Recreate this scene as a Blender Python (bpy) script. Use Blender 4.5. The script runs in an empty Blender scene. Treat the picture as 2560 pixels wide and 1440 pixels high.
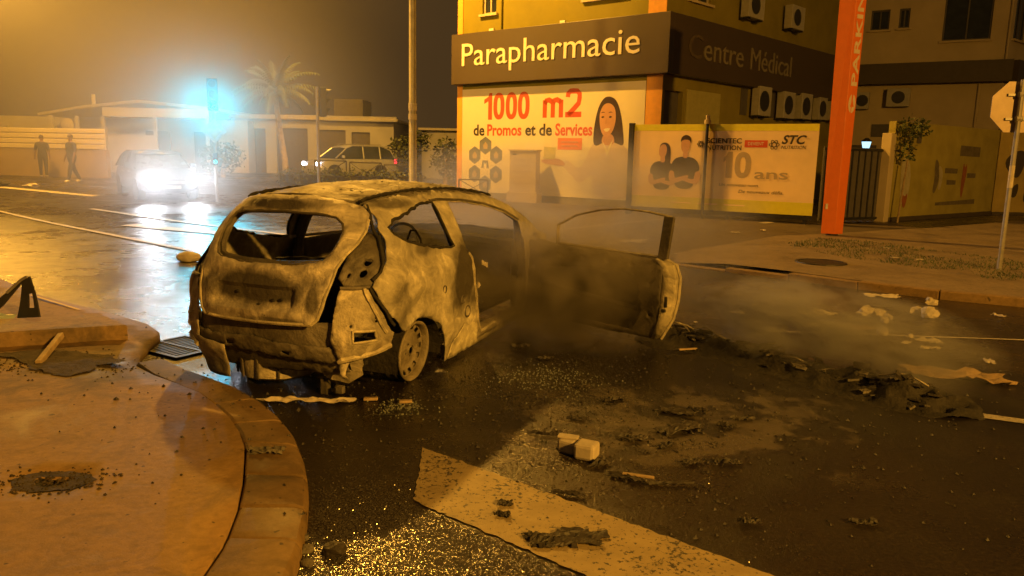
import bpy, bmesh, math, random
from math import sin, cos, pi, radians, sqrt, atan2
from mathutils import Vector, Matrix, noise
from mathutils.geometry import delaunay_2d_cdt

SC = bpy.context.scene
COL = SC.collection
random.seed(7)

# ------------------------------------------------------------------ camera
cam_d = bpy.data.cameras.new('camera')
cam = bpy.data.objects.new('camera', cam_d)
COL.objects.link(cam)
cam_d.sensor_width = 36.0
cam_d.lens = 1905 / 2560 * 36.0
cam_d.clip_start = 0.05
cam_d.clip_end = 600
_p, _r = radians(9.8), radians(1.2)
_f = Vector((0, cos(_p), -sin(_p)))
_r0 = Vector((1, 0, 0)); _u0 = _r0.cross(_f)
_rt = _r0 * cos(_r) + _u0 * sin(_r)
_up = -_r0 * sin(_r) + _u0 * cos(_r)
M_ = Matrix((_rt, _up, -_f)).transposed().to_4x4()
M_.translation = (0, 0, 1.7)
cam.matrix_world = M_
SC.camera = cam

# ------------------------------------------------------------------ night sky, exposure
world = bpy.data.worlds.new('World'); SC.world = world
world.use_nodes = True
_nt = world.node_tree; _nt.nodes.clear()
_out = _nt.nodes.new('ShaderNodeOutputWorld'); _bg = _nt.nodes.new('ShaderNodeBackground')
_bg.inputs[0].default_value = (0.062, 0.033, 0.011, 1); _bg.inputs[1].default_value = 1.0   # town glow on a night sky
_nt.links.new(_bg.outputs[0], _out.inputs[0])
vs = SC.view_settings
vs.view_transform = 'Standard'; vs.look = 'None'; vs.exposure = 0.0; vs.gamma = 1.0
try: vs.use_curve_mapping = False
except Exception: pass
cy = SC.cycles
cy.use_denoising = True; cy.use_adaptive_sampling = True; cy.adaptive_threshold = 0.03
cy.volume_bounces = 0; cy.max_bounces = 8; cy.diffuse_bounces = 2; cy.glossy_bounces = 2
cy.transparent_max_bounces = 12; cy.sample_clamp_indirect = 4; cy.sample_clamp_direct = 40
cy.volume_step_rate = 3.0; cy.volume_max_steps = 28
cy.caustics_reflective = False; cy.caustics_refractive = False
cy.blur_glossy = 0.5

SODIUM = (1.0, 0.465, 0.052)
# street luminaires: (lamp position, aim, watts, cone)
LAMPS = {
    'mast':  ((-6.1, 26.7, 14.0), (-2.5, 12.0, 0.0), 20000, 180),
    'left':  ((-17.5, 25.0, 8.4), (-17.5, 25.0, 0.0), 6800, 180),
    'rear':  ((13.5, -10.5, 9.0), (-1.5, 5.5, 0.0), 32000, 162),
}
def street_light(key, radius=0.30):
    p, a, w, cone = LAMPS[key]
    ld = bpy.data.lights.new('lamp_light', 'SPOT' if cone < 170 else 'POINT')
    ld.energy = w; ld.color = SODIUM; ld.shadow_soft_size = radius
    if cone < 170: ld.spot_size = radians(cone); ld.spot_blend = 1.0
    o = bpy.data.objects.new('lamp_light', ld); COL.objects.link(o)
    o.location = p
    o.rotation_euler = (Vector(a) - Vector(p)).to_track_quat('-Z', 'Y').to_euler()
    return o

# ------------------------------------------------------------------ helpers
def link(o, parent=None):
    COL.objects.link(o)
    if parent is not None: o.parent = parent
    return o
def tag(o, label=None, cat=None, group=None, kind=None):
    if label: o['label'] = label
    if cat: o['category'] = cat
    if group: o['group'] = group
    if kind: o['kind'] = kind
    return o
def empty(name, loc=(0, 0, 0), rz=0.0, label=None, cat=None, group=None):
    o = bpy.data.objects.new(name, None); COL.objects.link(o)
    o.location = loc; o.rotation_euler = (0, 0, rz); o.empty_display_size = 0.2
    return tag(o, label, cat, group)
def copy_tree(o, parent=None):
    c = o.copy(); COL.objects.link(c); c.parent = parent
    for ch in o.children: copy_tree(ch, c)
    return c

class MB:
    """collects shapes; build() makes ONE mesh object of them"""
    def __init__(s): s.v = []; s.f = []
    def add(s, vs_, fs_):
        b = len(s.v); s.v += [Vector(v) for v in vs_]; s.f += [tuple(b + i for i in f) for f in fs_]; return s
    def box(s, c, d, rot=None, bev=0.0):
        x, y, z = d[0] / 2, d[1] / 2, d[2] / 2
        pts = [Vector(p) for p in ((-x,-y,-z),(x,-y,-z),(x,y,-z),(-x,y,-z),(-x,-y,z),(x,-y,z),(x,y,z),(-x,y,z))]
        if rot is not None:
            m = rot if isinstance(rot, Matrix) else Matrix.Rotation(rot, 3, 'Z')
            pts = [m @ p for p in pts]
        pts = [p + Vector(c) for p in pts]
        return s.add(pts, [(3,2,1,0),(4,5,6,7),(0,1,5,4),(1,2,6,5),(2,3,7,6),(3,0,4,7)])
    def bx(s, x0, x1, y0, y1, z0, z1):
        return s.box(((x0+x1)/2, (y0+y1)/2, (z0+z1)/2), (x1-x0, y1-y0, z1-z0))
    def tube(s, pts, rad, n=8, cap=True, closed=False):
        pts = [Vector(p) for p in pts]; m = len(pts)
        rad = [rad] * m if not hasattr(rad, '__len__') else rad
        vs_ = []; fs_ = []; prev = None
        for i, p in enumerate(pts):
            if closed: t = (pts[(i+1) % m] - pts[i-1])
            else: t = (pts[min(i+1, m-1)] - pts[max(i-1, 0)])
            t = t.normalized() if t.length > 1e-9 else Vector((0,0,1))
            if prev is None:
                a = Vector((0,0,1)) if abs(t.z) < 0.9 else Vector((1,0,0))
                u = t.cross(a).normalized()
            else:
                u = (prev - t * prev.dot(t))
                u = u.normalized() if u.length > 1e-6 else t.orthogonal().normalized()
            prev = u; w = t.cross(u)
            for k in range(n):
                a = 2*pi*k/n
                vs_.append(p + (u*cos(a) + w*sin(a)) * rad[i])
        rng = m if closed else m - 1
        for i in range(rng):
            j = (i+1) % m
            for k in range(n):
                k2 = (k+1) % n
                fs_.append((i*n+k, i*n+k2, j*n+k2, j*n+k))
        if cap and not closed:
            fs_.append(tuple(range(n-1, -1, -1))); fs_.append(tuple((m-1)*n + k for k in range(n)))
        return s.add(vs_, fs_)
    def lathe(s, prof, n=24, origin=(0,0,0), axis='Z'):
        vs_ = []; fs_ = []
        for (r, h) in prof:
            for k in range(n):
                a = 2*pi*k/n
                if axis == 'Z': v = (r*cos(a), r*sin(a), h)
                elif axis == 'X': v = (h, r*cos(a), r*sin(a))
                else: v = (r*cos(a), h, r*sin(a))
                vs_.append(Vector(v) + Vector(origin))
        for i in range(len(prof)-1):
            for k in range(n):
                k2 = (k+1) % n
                fs_.append((i*n+k, i*n+k2, (i+1)*n+k2, (i+1)*n+k))
        return s.add(vs_, fs_)
    def prism(s, poly, h0, h1, fn=None):
        """poly in (a,b); extruded from h0 to h1; fn(a,b,h)->xyz"""
        fn = fn or (lambda a, b, h: (a, b, h))
        n = len(poly)
        vs_ = [fn(a, b, h0) for a, b in poly] + [fn(a, b, h1) for a, b in poly]
        fs_ = [tuple(range(n-1, -1, -1)), tuple(range(n, 2*n))] + [(i, (i+1) % n, n + (i+1) % n, n + i) for i in range(n)]
        return s.add(vs_, fs_)
    def sphere(s, c, r, n=10, m=7):
        r = r if hasattr(r, '__len__') else (r, r, r)
        vs_ = [Vector((0,0,r[2])) + Vector(c)]; fs_ = []
        for i in range(1, m):
            th = pi*i/m
            for k in range(n):
                a = 2*pi*k/n
                vs_.append(Vector((r[0]*sin(th)*cos(a), r[1]*sin(th)*sin(a), r[2]*cos(th))) + Vector(c))
        vs_.append(Vector((0,0,-r[2])) + Vector(c))
        for k in range(n):
            fs_.append((0, 1+k, 1+(k+1) % n))
            b = 1 + (m-2)*n
            fs_.append((b+k, len(vs_)-1, b+(k+1) % n))
        for i in range(m-2):
            for k in range(n):
                k2 = (k+1) % n; b = 1+i*n
                fs_.append((b+k, b+n+k, b+n+k2, b+k2))
        return s.add(vs_, fs_)
    def mesh(s, name):
        me = bpy.data.meshes.new(name)
        me.from_pydata([tuple(v) for v in s.v], [], s.f); me.update()
        return me
    def build(s, name, mat, parent=None, smooth=False, bevel=0.0, fix=True):
        me = s.mesh(name)
        if fix:
            bm = bmesh.new(); bm.from_mesh(me); bmesh.ops.recalc_face_normals(bm, faces=bm.faces); bm.to_mesh(me); bm.free()
        if mat: me.materials.append(mat)
        o = bpy.data.objects.new(name, me); link(o, parent)
        if smooth:
            for p in me.polygons: p.use_smooth = True
            try: me.set_sharp_from_angle(angle=radians(42))
            except Exception: pass
        if bevel > 0:
            b = o.modifiers.new('bevel', 'BEVEL'); b.width = bevel; b.segments = 2; b.limit_method = 'ANGLE'; b.angle_limit = radians(40)
        return o

def smoothstep(a, b, x):
    t = max(0.0, min(1.0, (x - a) / (b - a))); return t*t*(3 - 2*t)
def lerp(x, xs, ys):
    if x <= xs[0]: return ys[0]
    for i in range(len(xs)-1):
        if x <= xs[i+1]:
            t = (x - xs[i]) / (xs[i+1] - xs[i]); return ys[i] + (ys[i+1]-ys[i]) * t
    return ys[-1]
def in_poly(p, poly):
    x, y = p; c = False; n = len(poly); j = n - 1
    for i in range(n):
        xi, yi = poly[i]; xj, yj = poly[j]
        if (yi > y) != (yj > y) and x < (xj-xi)*(y-yi)/(yj-yi) + xi: c = not c
        j = i
    return c
def densify(poly, step, closed=True, jag=0.0, rng=random):
    out = []; n = len(poly)
    for i in range(n if closed else n-1):
        a = Vector(poly[i]); b = Vector(poly[(i+1) % n]); k = max(1, int((b-a).length/step))
        for q in range(k):
            p = a.lerp(b, q/k)
            if jag: p = p + Vector((rng.uniform(-jag, jag), rng.uniform(-jag, jag)))
            out.append((p.x, p.y))
    if not closed: out.append(tuple(poly[-1]))
    return out
def smooth_poly(poly, it=2):
    for _ in range(it):
        q = []
        n = len(poly)
        for i in range(n):
            a = Vector(poly[i]); b = Vector(poly[(i+1) % n])
            q += [tuple(a.lerp(b, .25)), tuple(a.lerp(b, .75))]
        poly = q
    return poly
def panel(outline, holes, fn, step, jag=0.0):
    """triangulated sheet inside outline minus holes, in 2D, mapped to 3D by fn(a,b)"""
    outl = densify(outline, step, True, jag); hs = [densify(h, step, True, jag) for h in holes]
    pts = []; edges = []
    for lp in [outl] + hs:
        b = len(pts); pts += [Vector(p) for p in lp]
        edges += [(b+i, b+(i+1) % len(lp)) for i in range(len(lp))]
    xs = [p[0] for p in outl]; ys = [p[1] for p in outl]
    nx = int((max(xs)-min(xs))/step)+1; ny = int((max(ys)-min(ys))/step)+1
    bnd = list(pts)
    grid = {}
    for p in bnd: grid.setdefault((int(p.x/step), int(p.y/step)), []).append(p)
    for i in range(nx+1):
        for j in range(ny+1):
            p = Vector((min(xs)+(i+.5*(j % 2))*step, min(ys)+j*step))
            if not in_poly(p, outl) or any(in_poly(p, h) for h in hs): continue
            gx, gy = int(p.x/step), int(p.y/step)
            near = any((q-p).length < step*.55 for a in (-1,0,1) for b in (-1,0,1) for q in grid.get((gx+a, gy+b), ()))
            if not near: pts.append(p)
    vo, eo, fo, *_ = delaunay_2d_cdt(pts, edges, [], 0, 1e-5)
    fs = []
    for f in fo:
        c = (vo[f[0]] + vo[f[1]] + vo[f[2]]) / 3
        if in_poly(c, outl) and not any(in_poly(c, h) for h in hs): fs.append(tuple(f))
    m = MB(); m.add([fn(v.x, v.y) for v in vo], fs)
    return m
def solid(o, t, off=-1.0):
    md = o.modifiers.new('thickness', 'SOLIDIFY'); md.thickness = t; md.offset = off; return o

def text_mesh(body, size, mat, name='lettering', bold=0.0, extrude=0.004, align='LEFT', shear=0.0, sx=1.0, spacing=1.0):
    cu = bpy.data.curves.new(name, 'FONT'); cu.body = body; cu.size = size; cu.offset = bold; cu.extrude = extrude
    cu.align_x = align; cu.shear = shear; cu.space_character = spacing; cu.resolution_u = 3
    t = bpy.data.objects.new(name + '_tmp', cu); COL.objects.link(t)
    bpy.context.view_layer.update()
    dg = bpy.context.evaluated_depsgraph_get()
    me = bpy.data.meshes.new_from_object(t.evaluated_get(dg))
    bpy.data.objects.remove(t); bpy.data.curves.remove(cu)
    me.name = name
    if sx != 1.0:
        for v in me.vertices: v.co.x *= sx
    me.materials.clear(); me.materials.append(mat)
    return me
# ------------------------------------------------------------------ materials
def _new(name):
    m = bpy.data.materials.new(name); m.use_nodes = True
    nt = m.node_tree; b = nt.nodes['Principled BSDF']; return m, nt, b
def _noise(nt, scale, detail=4, rough=.55, coord='Object', dist=0.0, off=None, stretch=None):
    tc = nt.nodes.new('ShaderNodeTexCoord'); n = nt.nodes.new('ShaderNodeTexNoise')
    n.inputs['Scale'].default_value = scale; n.inputs['Detail'].default_value = detail
    n.inputs['Roughness'].default_value = rough; n.inputs['Distortion'].default_value = dist
    src = tc.outputs[coord]
    if off or stretch:
        mp = nt.nodes.new('ShaderNodeMapping')
        if off: mp.inputs['Location'].default_value = off
        if stretch: mp.inputs['Scale'].default_value = stretch
        nt.links.new(src, mp.inputs[0]); src = mp.outputs[0]
    nt.links.new(src, n.inputs['Vector'])
    return n.outputs[0]
def _ramp(nt, src, stops):
    r = nt.nodes.new('ShaderNodeValToRGB'); e = r.color_ramp.elements
    while len(e) < len(stops): e.new(0.5)
    for k, (p, c) in enumerate(stops):
        e[k].position = p; e[k].color = (c[0], c[1], c[2], 1) if hasattr(c, '__len__') else (c, c, c, 1)
    nt.links.new(src, r.inputs[0]); return r.outputs[0]
def _mix(nt, fac, a, b, mode='MIX'):
    m = nt.nodes.new('ShaderNodeMix'); m.data_type = 'RGBA'; m.blend_type = mode
    for sock, val in ((m.inputs['Factor'], fac), (m.inputs['A'], a), (m.inputs['B'], b)):
        pass
    fi, ai, bi = m.inputs[0], m.inputs[6], m.inputs[7]
    for sock, val in ((fi, fac), (ai, a), (bi, b)):
        if hasattr(val, 'node'): nt.links.new(val, sock)
        elif hasattr(val, '__len__'): sock.default_value = (val[0], val[1], val[2], 1)
        else: sock.default_value = val
    return m.outputs[2]
def _math(nt, op, a, b=None, clamp=False):
    m = nt.nodes.new('ShaderNodeMath'); m.operation = op; m.use_clamp = clamp
    for i, val in enumerate((a, b)):
        if val is None: continue
        if hasattr(val, 'node'): nt.links.new(val, m.inputs[i])
        else: m.inputs[i].default_value = val
    return m.outputs[0]
def _bump(nt, b, src, strength, dist):
    bp = nt.nodes.new('ShaderNodeBump'); bp.inputs['Strength'].default_value = strength; bp.inputs['Distance'].default_value = dist
    nt.links.new(src, bp.inputs['Height']); nt.links.new(bp.outputs[0], b.inputs['Normal']); return bp
def plain(name, c, rough=.6, metal=0.0, var=.25, scale=6.0, spec=.5, bump=0.0, bscale=40.0, bdist=.003):
    """solid colour with mottling (procedural)"""
    m, nt, b = _new(name)
    n = _noise(nt, scale, 5, .6)
    lo = [x*(1-var) for x in c]; hi = [min(1, x*(1+var)) for x in c]
    nt.links.new(_ramp(nt, n, [(.3, lo), (.7, hi)]), b.inputs['Base Color'])
    b.inputs['Roughness'].default_value = rough; b.inputs['Metallic'].default_value = metal
    b.inputs['Specular IOR Level'].default_value = spec
    if bump: _bump(nt, b, _noise(nt, bscale, 4, .6), bump, bdist)
    return m
def emit(name, c, s):
    m, nt, b = _new(name)
    b.inputs['Base Color'].default_value = (c[0]*.5, c[1]*.5, c[2]*.5, 1)
    b.inputs['Emission Color'].default_value = (*c, 1); b.inputs['Emission Strength'].default_value = s
    return m
def glass(name, tint=(.02,.025,.03), rough=.08):
    m, nt, b = _new(name)
    nt.links.new(_ramp(nt, _noise(nt, 3, 3), [(.35, tint), (.7, [t*1.6 for t in tint])]), b.inputs['Base Color'])
    b.inputs['Roughness'].default_value = rough; b.inputs['Specular IOR Level'].default_value = .6
    return m

def asphalt_mat():
    m, nt, b = _new('asphalt')
    grain = _noise(nt, 150, 2, .5); grain2 = _noise(nt, 48, 3, .6)
    big = _noise(nt, .33, 5, .6, dist=.6); mid = _noise(nt, 1.9, 5, .62, off=(3, 7, 0))
    col = _ramp(nt, grain2, [(.3, (.018, .013, .008)), (.55, (.036, .027, .017)), (.8, (.072, .055, .036))])
    worn = _ramp(nt, big, [(.38, (.42, .42, .42)), (.62, (1.05, 1.0, .92))])
    col = _mix(nt, 1.0, col, worn, 'MULTIPLY')
    # soot and oil burnt into the road around the wreck
    tc = nt.nodes.new('ShaderNodeTexCoord')
    def spot(cx, cy, sx, sy, edge):
        mp = nt.nodes.new('ShaderNodeMapping'); mp.inputs['Location'].default_value = (-cx/sx, -cy/sy, 0)
        mp.inputs['Scale'].default_value = (1/sx, 1/sy, 0)
        nt.links.new(tc.outputs['Object'], mp.inputs[0])
        ln = nt.nodes.new('ShaderNodeVectorMath'); ln.operation = 'LENGTH'; nt.links.new(mp.outputs[0], ln.inputs[0])
        d = _math(nt, 'ADD', ln.outputs['Value'], _math(nt, 'MULTIPLY', _math(nt, 'SUBTRACT', mid, .5), edge))
        return _ramp(nt, d, [(.62, 1.0), (1.0, 0.0)])
    s1 = spot(-.1, 6.3, 3.2, 2.3, 1.2); s2 = spot(2.3, 6.0, 2.6, 1.6, 1.4)
    soot = _math(nt, 'MAXIMUM', s1, s2)
    col = _mix(nt, _math(nt, 'MULTIPLY', soot, .75), col, (.012, .010, .008))
    # dried pale foam scum from the hose
    foam = _ramp(nt, _math(nt, 'ADD', mid, _math(nt, 'MULTIPLY', spot(1.0, 4.9, 1.9, 1.0, 1.0), .12)), [(.60, 0.0), (.66, .55)])
    foam = _math(nt, 'MULTIPLY', foam, spot(1.1, 4.8, 2.2, 1.3, .8))
    col = _mix(nt, foam, col, (.17, .145, .11))
    nt.links.new(col, b.inputs['Base Color'])
    wet = _ramp(nt, _math(nt, 'ADD', _math(nt, 'MULTIPLY', big, .6), _math(nt, 'MULTIPLY', mid, .4)), [(.40, .52), (.5, .32), (.60, .18)])
    film = _math(nt, 'MAXIMUM', spot(-.35, 2.85, 1.0, .95, .5), spot(.1, 6.4, 1.6, 1.3, .8))   # hose water standing by the kerb and under the wreck
    wet = _mix(nt, film, wet, (.17, .17, .17))
    nt.links.new(wet, b.inputs['Roughness'])
    b.inputs['Specular IOR Level'].default_value = .6
    h = _math(nt, 'ADD', _math(nt, 'MULTIPLY', grain, .5), _math(nt, 'MULTIPLY', grain2, 1.0))
    _bump(nt, b, h, .9, .0055)
    return m

def concrete_mat(name='concrete', c=(.285, .175, .060), wetspots=True):
    m, nt, b = _new(name)
    n1 = _noise(nt, 1.3, 6, .62, dist=.4); n2 = _noise(nt, 26, 4, .6); n3 = _noise(nt, 110, 2, .5); sp = _noise(nt, 19, 2, .4, off=(5, 5, 5))
    col = _ramp(nt, n1, [(.28, [x*.62 for x in c]), (.5, c), (.75, [x*1.22 for x in c])])
    col = _mix(nt, .5, col, _ramp(nt, n2, [(.3, (.55,.53,.5)), (.7, (1.1,1.1,1.1))]), 'MULTIPLY')
    col = _mix(nt, _ramp(nt, sp, [(.70, 0.0), (.73, .8)]), col, (.03, .022, .015))
    col = _mix(nt, _ramp(nt, _noise(nt, 4.5, 7, .7, off=(1, 6, 2), dist=1.0), [(.50, 0.0), (.62, .45)]), col, [x*.45 for x in c])
    if wetspots:
        tc = nt.nodes.new('ShaderNodeTexCoord'); mp = nt.nodes.new('ShaderNodeMapping'); mp.inputs['Location'].default_value = (2.7/1.6, -5.6/1.0, 0); mp.inputs['Scale'].default_value = (1/1.6, 1/1.0, 0)
        nt.links.new(tc.outputs['Object'], mp.inputs[0]); ln = nt.nodes.new('ShaderNodeVectorMath'); ln.operation = 'LENGTH'; nt.links.new(mp.outputs[0], ln.inputs[0])
        d = _math(nt, 'ADD', ln.outputs['Value'], _math(nt, 'MULTIPLY', _math(nt, 'SUBTRACT', _noise(nt, 2.6, 6, .65, dist=.6), .5), 2.4))
        col = _mix(nt, _ramp(nt, d, [(.35, .8), (.95, 0.0)]), col, (.045, .035, .025))
    nt.links.new(col, b.inputs['Base Color'])
    nt.links.new(_ramp(nt, n1, [(.30, .50), (.48, .78)]), b.inputs['Roughness'])
    _bump(nt, b, _math(nt, 'ADD', n2, _math(nt, 'MULTIPLY', n3, .4)), .35, .006)
    return m

def paint_mat(name, c=(.43, .33, .16), chip=.60):
    """worn road paint: chips let the asphalt through"""
    m, nt, b = _new(name)
    n = _noise(nt, 42, 5, .68); n2 = _noise(nt, 7, 4, .6); n3 = _noise(nt, 130, 2)
    base = _ramp(nt, n2, [(.3, [x*.7 for x in c]), (.7, c)])
    wear = _math(nt, 'ADD', n, _math(nt, 'MULTIPLY', _math(nt, 'SUBTRACT', _noise(nt, 3.2, 4, .6, off=(2, 9, 1)), .5), .30))
    col = _mix(nt, _ramp(nt, wear, [(chip, 0.0), (chip+.05, 1.0)]), base, (.05, .042, .035))
    nt.links.new(col, b.inputs['Base Color']); b.inputs['Roughness'].default_value = .55
    _bump(nt, b, _math(nt, 'SUBTRACT', n3, n), .5, .005)
    return m

def burnt_mat(name='burnt_metal', ash=(.30, .265, .20), dark=.0, seed=0.0, spots=()):
    """burnt bare steel: ash bloom, soot, rust; spots = soot licks ((x,y,z),(sx,sy,sz),strength) in the car's own space"""
    m, nt, b = _new(name)
    o = (seed, seed*1.7, seed*.3)
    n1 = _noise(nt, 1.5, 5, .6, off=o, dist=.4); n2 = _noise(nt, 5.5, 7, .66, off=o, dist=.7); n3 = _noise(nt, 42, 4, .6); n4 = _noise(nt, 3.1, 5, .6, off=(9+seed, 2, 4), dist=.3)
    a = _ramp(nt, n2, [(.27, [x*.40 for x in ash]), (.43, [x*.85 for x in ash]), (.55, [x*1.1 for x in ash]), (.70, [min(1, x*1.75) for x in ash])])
    pk = _noise(nt, 2.6, 8, .68, off=(4+seed, 1, seed), dist=1.1)       # peeled patches with crisp borders
    a = _mix(nt, _ramp(nt, pk, [(.50, 0.0), (.55, .34)]), a, [x*.42 for x in ash])
    a = _mix(nt, _ramp(nt, pk, [(.335, .6), (.385, 0.0)]), a, [min(.8, x*1.7) for x in ash])
    soot = _ramp(nt, _math(nt, 'ADD', n1, dark), [(.52, 0.0), (.66, .75)])
    tc = nt.nodes.new('ShaderNodeTexCoord')
    for c, sz, st in spots:
        mp = nt.nodes.new('ShaderNodeMapping'); mp.inputs['Location'].default_value = tuple(-p/q for p, q in zip(c, sz)); mp.inputs['Scale'].default_value = tuple(1/q for q in sz)
        nt.links.new(tc.outputs['Object'], mp.inputs[0]); ln = nt.nodes.new('ShaderNodeVectorMath'); ln.operation = 'LENGTH'; nt.links.new(mp.outputs[0], ln.inputs[0])
        d = _math(nt, 'ADD', ln.outputs['Value'], _math(nt, 'MULTIPLY', _math(nt, 'SUBTRACT', n4, .5), 1.3))
        soot = _math(nt, 'MAXIMUM', soot, _ramp(nt, d, [(.55, st), (1.05, 0.0)]))
    col = _mix(nt, soot, a, (.050, .042, .032))
    rust = _ramp(nt, n4, [(.64, 0.0), (.78, .5)])
    col = _mix(nt, rust, col, (.16, .095, .05))
    speck = _ramp(nt, n3, [(.68, 0.0), (.73, .7)])
    col = _mix(nt, speck, col, (.03, .024, .018))
    nt.links.new(col, b.inputs['Base Color'])
    b.inputs['Metallic'].default_value = .2
    nt.links.new(_ramp(nt, n2, [(.3, .46), (.7, .76)]), b.inputs['Roughness'])
    _bump(nt, b, _math(nt, 'ADD', n2, _math(nt, 'MULTIPLY', n3, .4)), .8, .02)
    return m

M = {}
M['asphalt'] = asphalt_mat()
M['concrete'] = concrete_mat('pavement_concrete')
M['kerb'] = concrete_mat('kerb_concrete', (.235, .15, .058))
M['block'] = concrete_mat('block_concrete', (.29, .19, .085))
M['line'] = paint_mat('road_paint', chip=.57)
M['line_far'] = paint_mat('road_paint_worn', (.55, .5, .42), chip=.60)
M['kerb_highlight'] = paint_mat('highlight_yellow', (.62, .40, .06))  # colour of a highlight on the kerb edging
M['burnt'] = burnt_mat('burnt_metal', (.44, .39, .29), -.04)
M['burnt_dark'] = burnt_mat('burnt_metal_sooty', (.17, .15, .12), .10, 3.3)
M['burnt_pale'] = burnt_mat('burnt_metal_ashy', (.54, .48, .34), -.08, 6.1)
M['burnt_side'] = burnt_mat('burnt_flank', (.50, .455, .34), -.07, 6.1, [((.86, 1.60, .70), (.6, .34, .38), .93), ((-.86, 1.62, .68), (.6, .26, .30), .8), ((.8, .55, .62), (.3, .12, .25), .6), ((.7, 1.0, 1.0), (.3, .16, .07), .7), ((.6, .9, 1.33), (.3, .35, .05), .75)])
M['burnt_roof'] = burnt_mat('burnt_roof_skin', (.185, .16, .125), .0, 4.4, [((.1, 1.4, 1.46), (.22, .35, .3), .6), ((.4, 2.3, 1.4), (.15, .4, .3), .6)])
M['burnt_lid'] = burnt_mat('burnt_tailgate', (.46, .41, .33), -.07, 2.2, [((-.05, .1, .775), (.56, .6, .13), .93), ((-.1, .4, 1.33), (.44, .6, .05), .9), ((.44, .1, .72), (.06, .6, .14), .8), ((.2, .1, .57), (.25, .5, .03), .7)])
M['charred'] = plain('charred', (.022, .019, .016), .85, var=.5, scale=9, bump=.8, bscale=25, bdist=.02)
M['char_flake'] = plain('char_flake', (.035, .029, .023), .6, var=.6, scale=22, bump=.8, bscale=30, bdist=.01)
M['ash'] = plain('ash', (.13, .115, .09), .9, var=.6, scale=5, bump=.9, bscale=22, bdist=.03)
M['ash_pale'] = burnt_mat('pale_ash_scab', (.66, .60, .42), -.2, 1.4)
M['rim'] = burnt_mat('burnt_steel_rim', (.24, .205, .145), .0, 8.2)
M['paper'] = plain('paper', (.52, .46, .37), .7, var=.2, scale=9, bump=.4, bscale=14, bdist=.02)
M['grit'] = plain('wet_grit', (.05, .044, .036), .14, var=.5, scale=60, spec=.7)
M['card'] = plain('cardboard', (.26, .18, .10), .8, var=.35, scale=12, bump=.5, bscale=18, bdist=.02)
M['wood'] = plain('pale_wood', (.36, .26, .14), .65, var=.3, scale=14)
M['foam'] = plain('foam', (.46, .40, .31), .75, var=.15, scale=14, bump=.4, bscale=60)
M['red_plastic'] = plain('red_plastic', (.5, .08, .03), .4)
M['dirt'] = plain('dirt', (.05, .036, .022), .95, var=.5, scale=9, bump=.8, bscale=25, bdist=.02)
M['galv'] = plain('galvanised_steel', (.34, .32, .29), .48, .55, var=.2, scale=5)
M['dark_steel'] = plain('dark_steel', (.045, .042, .04), .5, .5, var=.3)
M['black_plastic'] = plain('black_plastic', (.022, .022, .023), .45, var=.3)
M['rubber'] = plain('rubber', (.02, .02, .02), .8, var=.3)
M['glass'] = glass('dark_glass')
M['grate'] = plain('cast_iron', (.05, .045, .04), .55, .6, var=.3)
M['car_park'] = concrete_mat('car_park_lit_tarmac', (.115, .085, .05), False)  # paler than the road: brightness from light and smoke put into the colour
M['grass'] = plain('grass', (.05, .075, .02), .7, var=.4, scale=12)
# ------------------------------------------------------------------ ground
def hgt(x, y):
    return 0.42 * smoothstep(16, 32, y) * smoothstep(-2, 12, -x)
def ground_sheet():
    xs = [-95, -70, -50, -40] + [i for i in range(-32, 21)] + [28, 40, 60, 95]
    ys = [-32, -15, 0] + [4*i for i in range(1, 4)] + [i for i in range(14, 48)] + [55, 70, 100, 135]
    m = MB(); nx, ny = len(xs), len(ys)
    m.add([(x, y, hgt(x, y)) for y in ys for x in xs],
          [(j*nx+i, j*nx+i+1, (j+1)*nx+i+1, (j+1)*nx+i) for j in range(ny-1) for i in range(nx-1)])
    return m.build('road', M['asphalt'], smooth=True)
tag(ground_sheet(), kind='structure')

def drape(name, pts, mat, lift=.006, step=.5, parent=None, jag=0.0):
    m = panel(pts, [], lambda a, b: (a, b, hgt(a, b) + lift + (.008 if b > 12.5 else 0)), step, jag)
    return m.build(name, mat, parent)
def strip(p0, p1, w):
    a, b = Vector(p0), Vector(p1); n = Vector((-(b-a).y, (b-a).x)).normalized() * w/2
    return [tuple(a-n), tuple(b-n), tuple(b+n), tuple(a+n)]

o = panel([(2.5, 12.6), (2.9, 13.4), (5.75, 16.7), (7.6, 17.8), (11, 20.2), (11.1, 22.4), (8.6, 21.7), (8.3, 21.5), (3.8, 24.2), (4.7, 25.9), (-2.2, 31.4), (-3.2, 28.5), (-1.6, 21), (.6, 14.6), (1.6, 12.9)], [], lambda a, b: (a, b, hgt(a, b)+.005), .8, .05).build('car_park', M['car_park'], None, smooth=True); tag(o, kind='structure')
# painted markings (flat paint on the road)
def marking(name, pts, label, mat='line_far', cat='road marking', step=.5):
    o = drape(name, pts, M[mat], step=step, jag=.007 if mat == 'line' else .012); tag(o, kind='structure'); return o
dv = Vector((.772, -.636)); nv = Vector((.636, .772))
for k, (a0, a1) in enumerate(((0.0, 4.2),)):
    A = Vector((-.50, 4.25)) + nv * (k*1.0)
    marking('zebra_stripe', [tuple(A), tuple(A+dv*a1), tuple(A+dv*a1-nv*.52), tuple(A-nv*.52+dv*.47)], '', 'line', step=.03)
marking('lane_line', strip((.15, 16.9), (4.35, 22.05), .12), '')
marking('lane_line', strip((2.97, 13.75), (5.81, 16.79), .11), '')
A = Vector((1.82, 15.13)); B = Vector((2.96, 16.39)); d = (B-A).normalized(); n = Vector((-d.y, d.x))
marking('arrow_marking', [tuple(A-n*.07), tuple(A+d*.8-n*.07), tuple(A+d*.8-n*.3), tuple(B), tuple(A+d*.8+n*.3), tuple(A+d*.8+n*.07), tuple(A+n*.07)], '')
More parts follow.
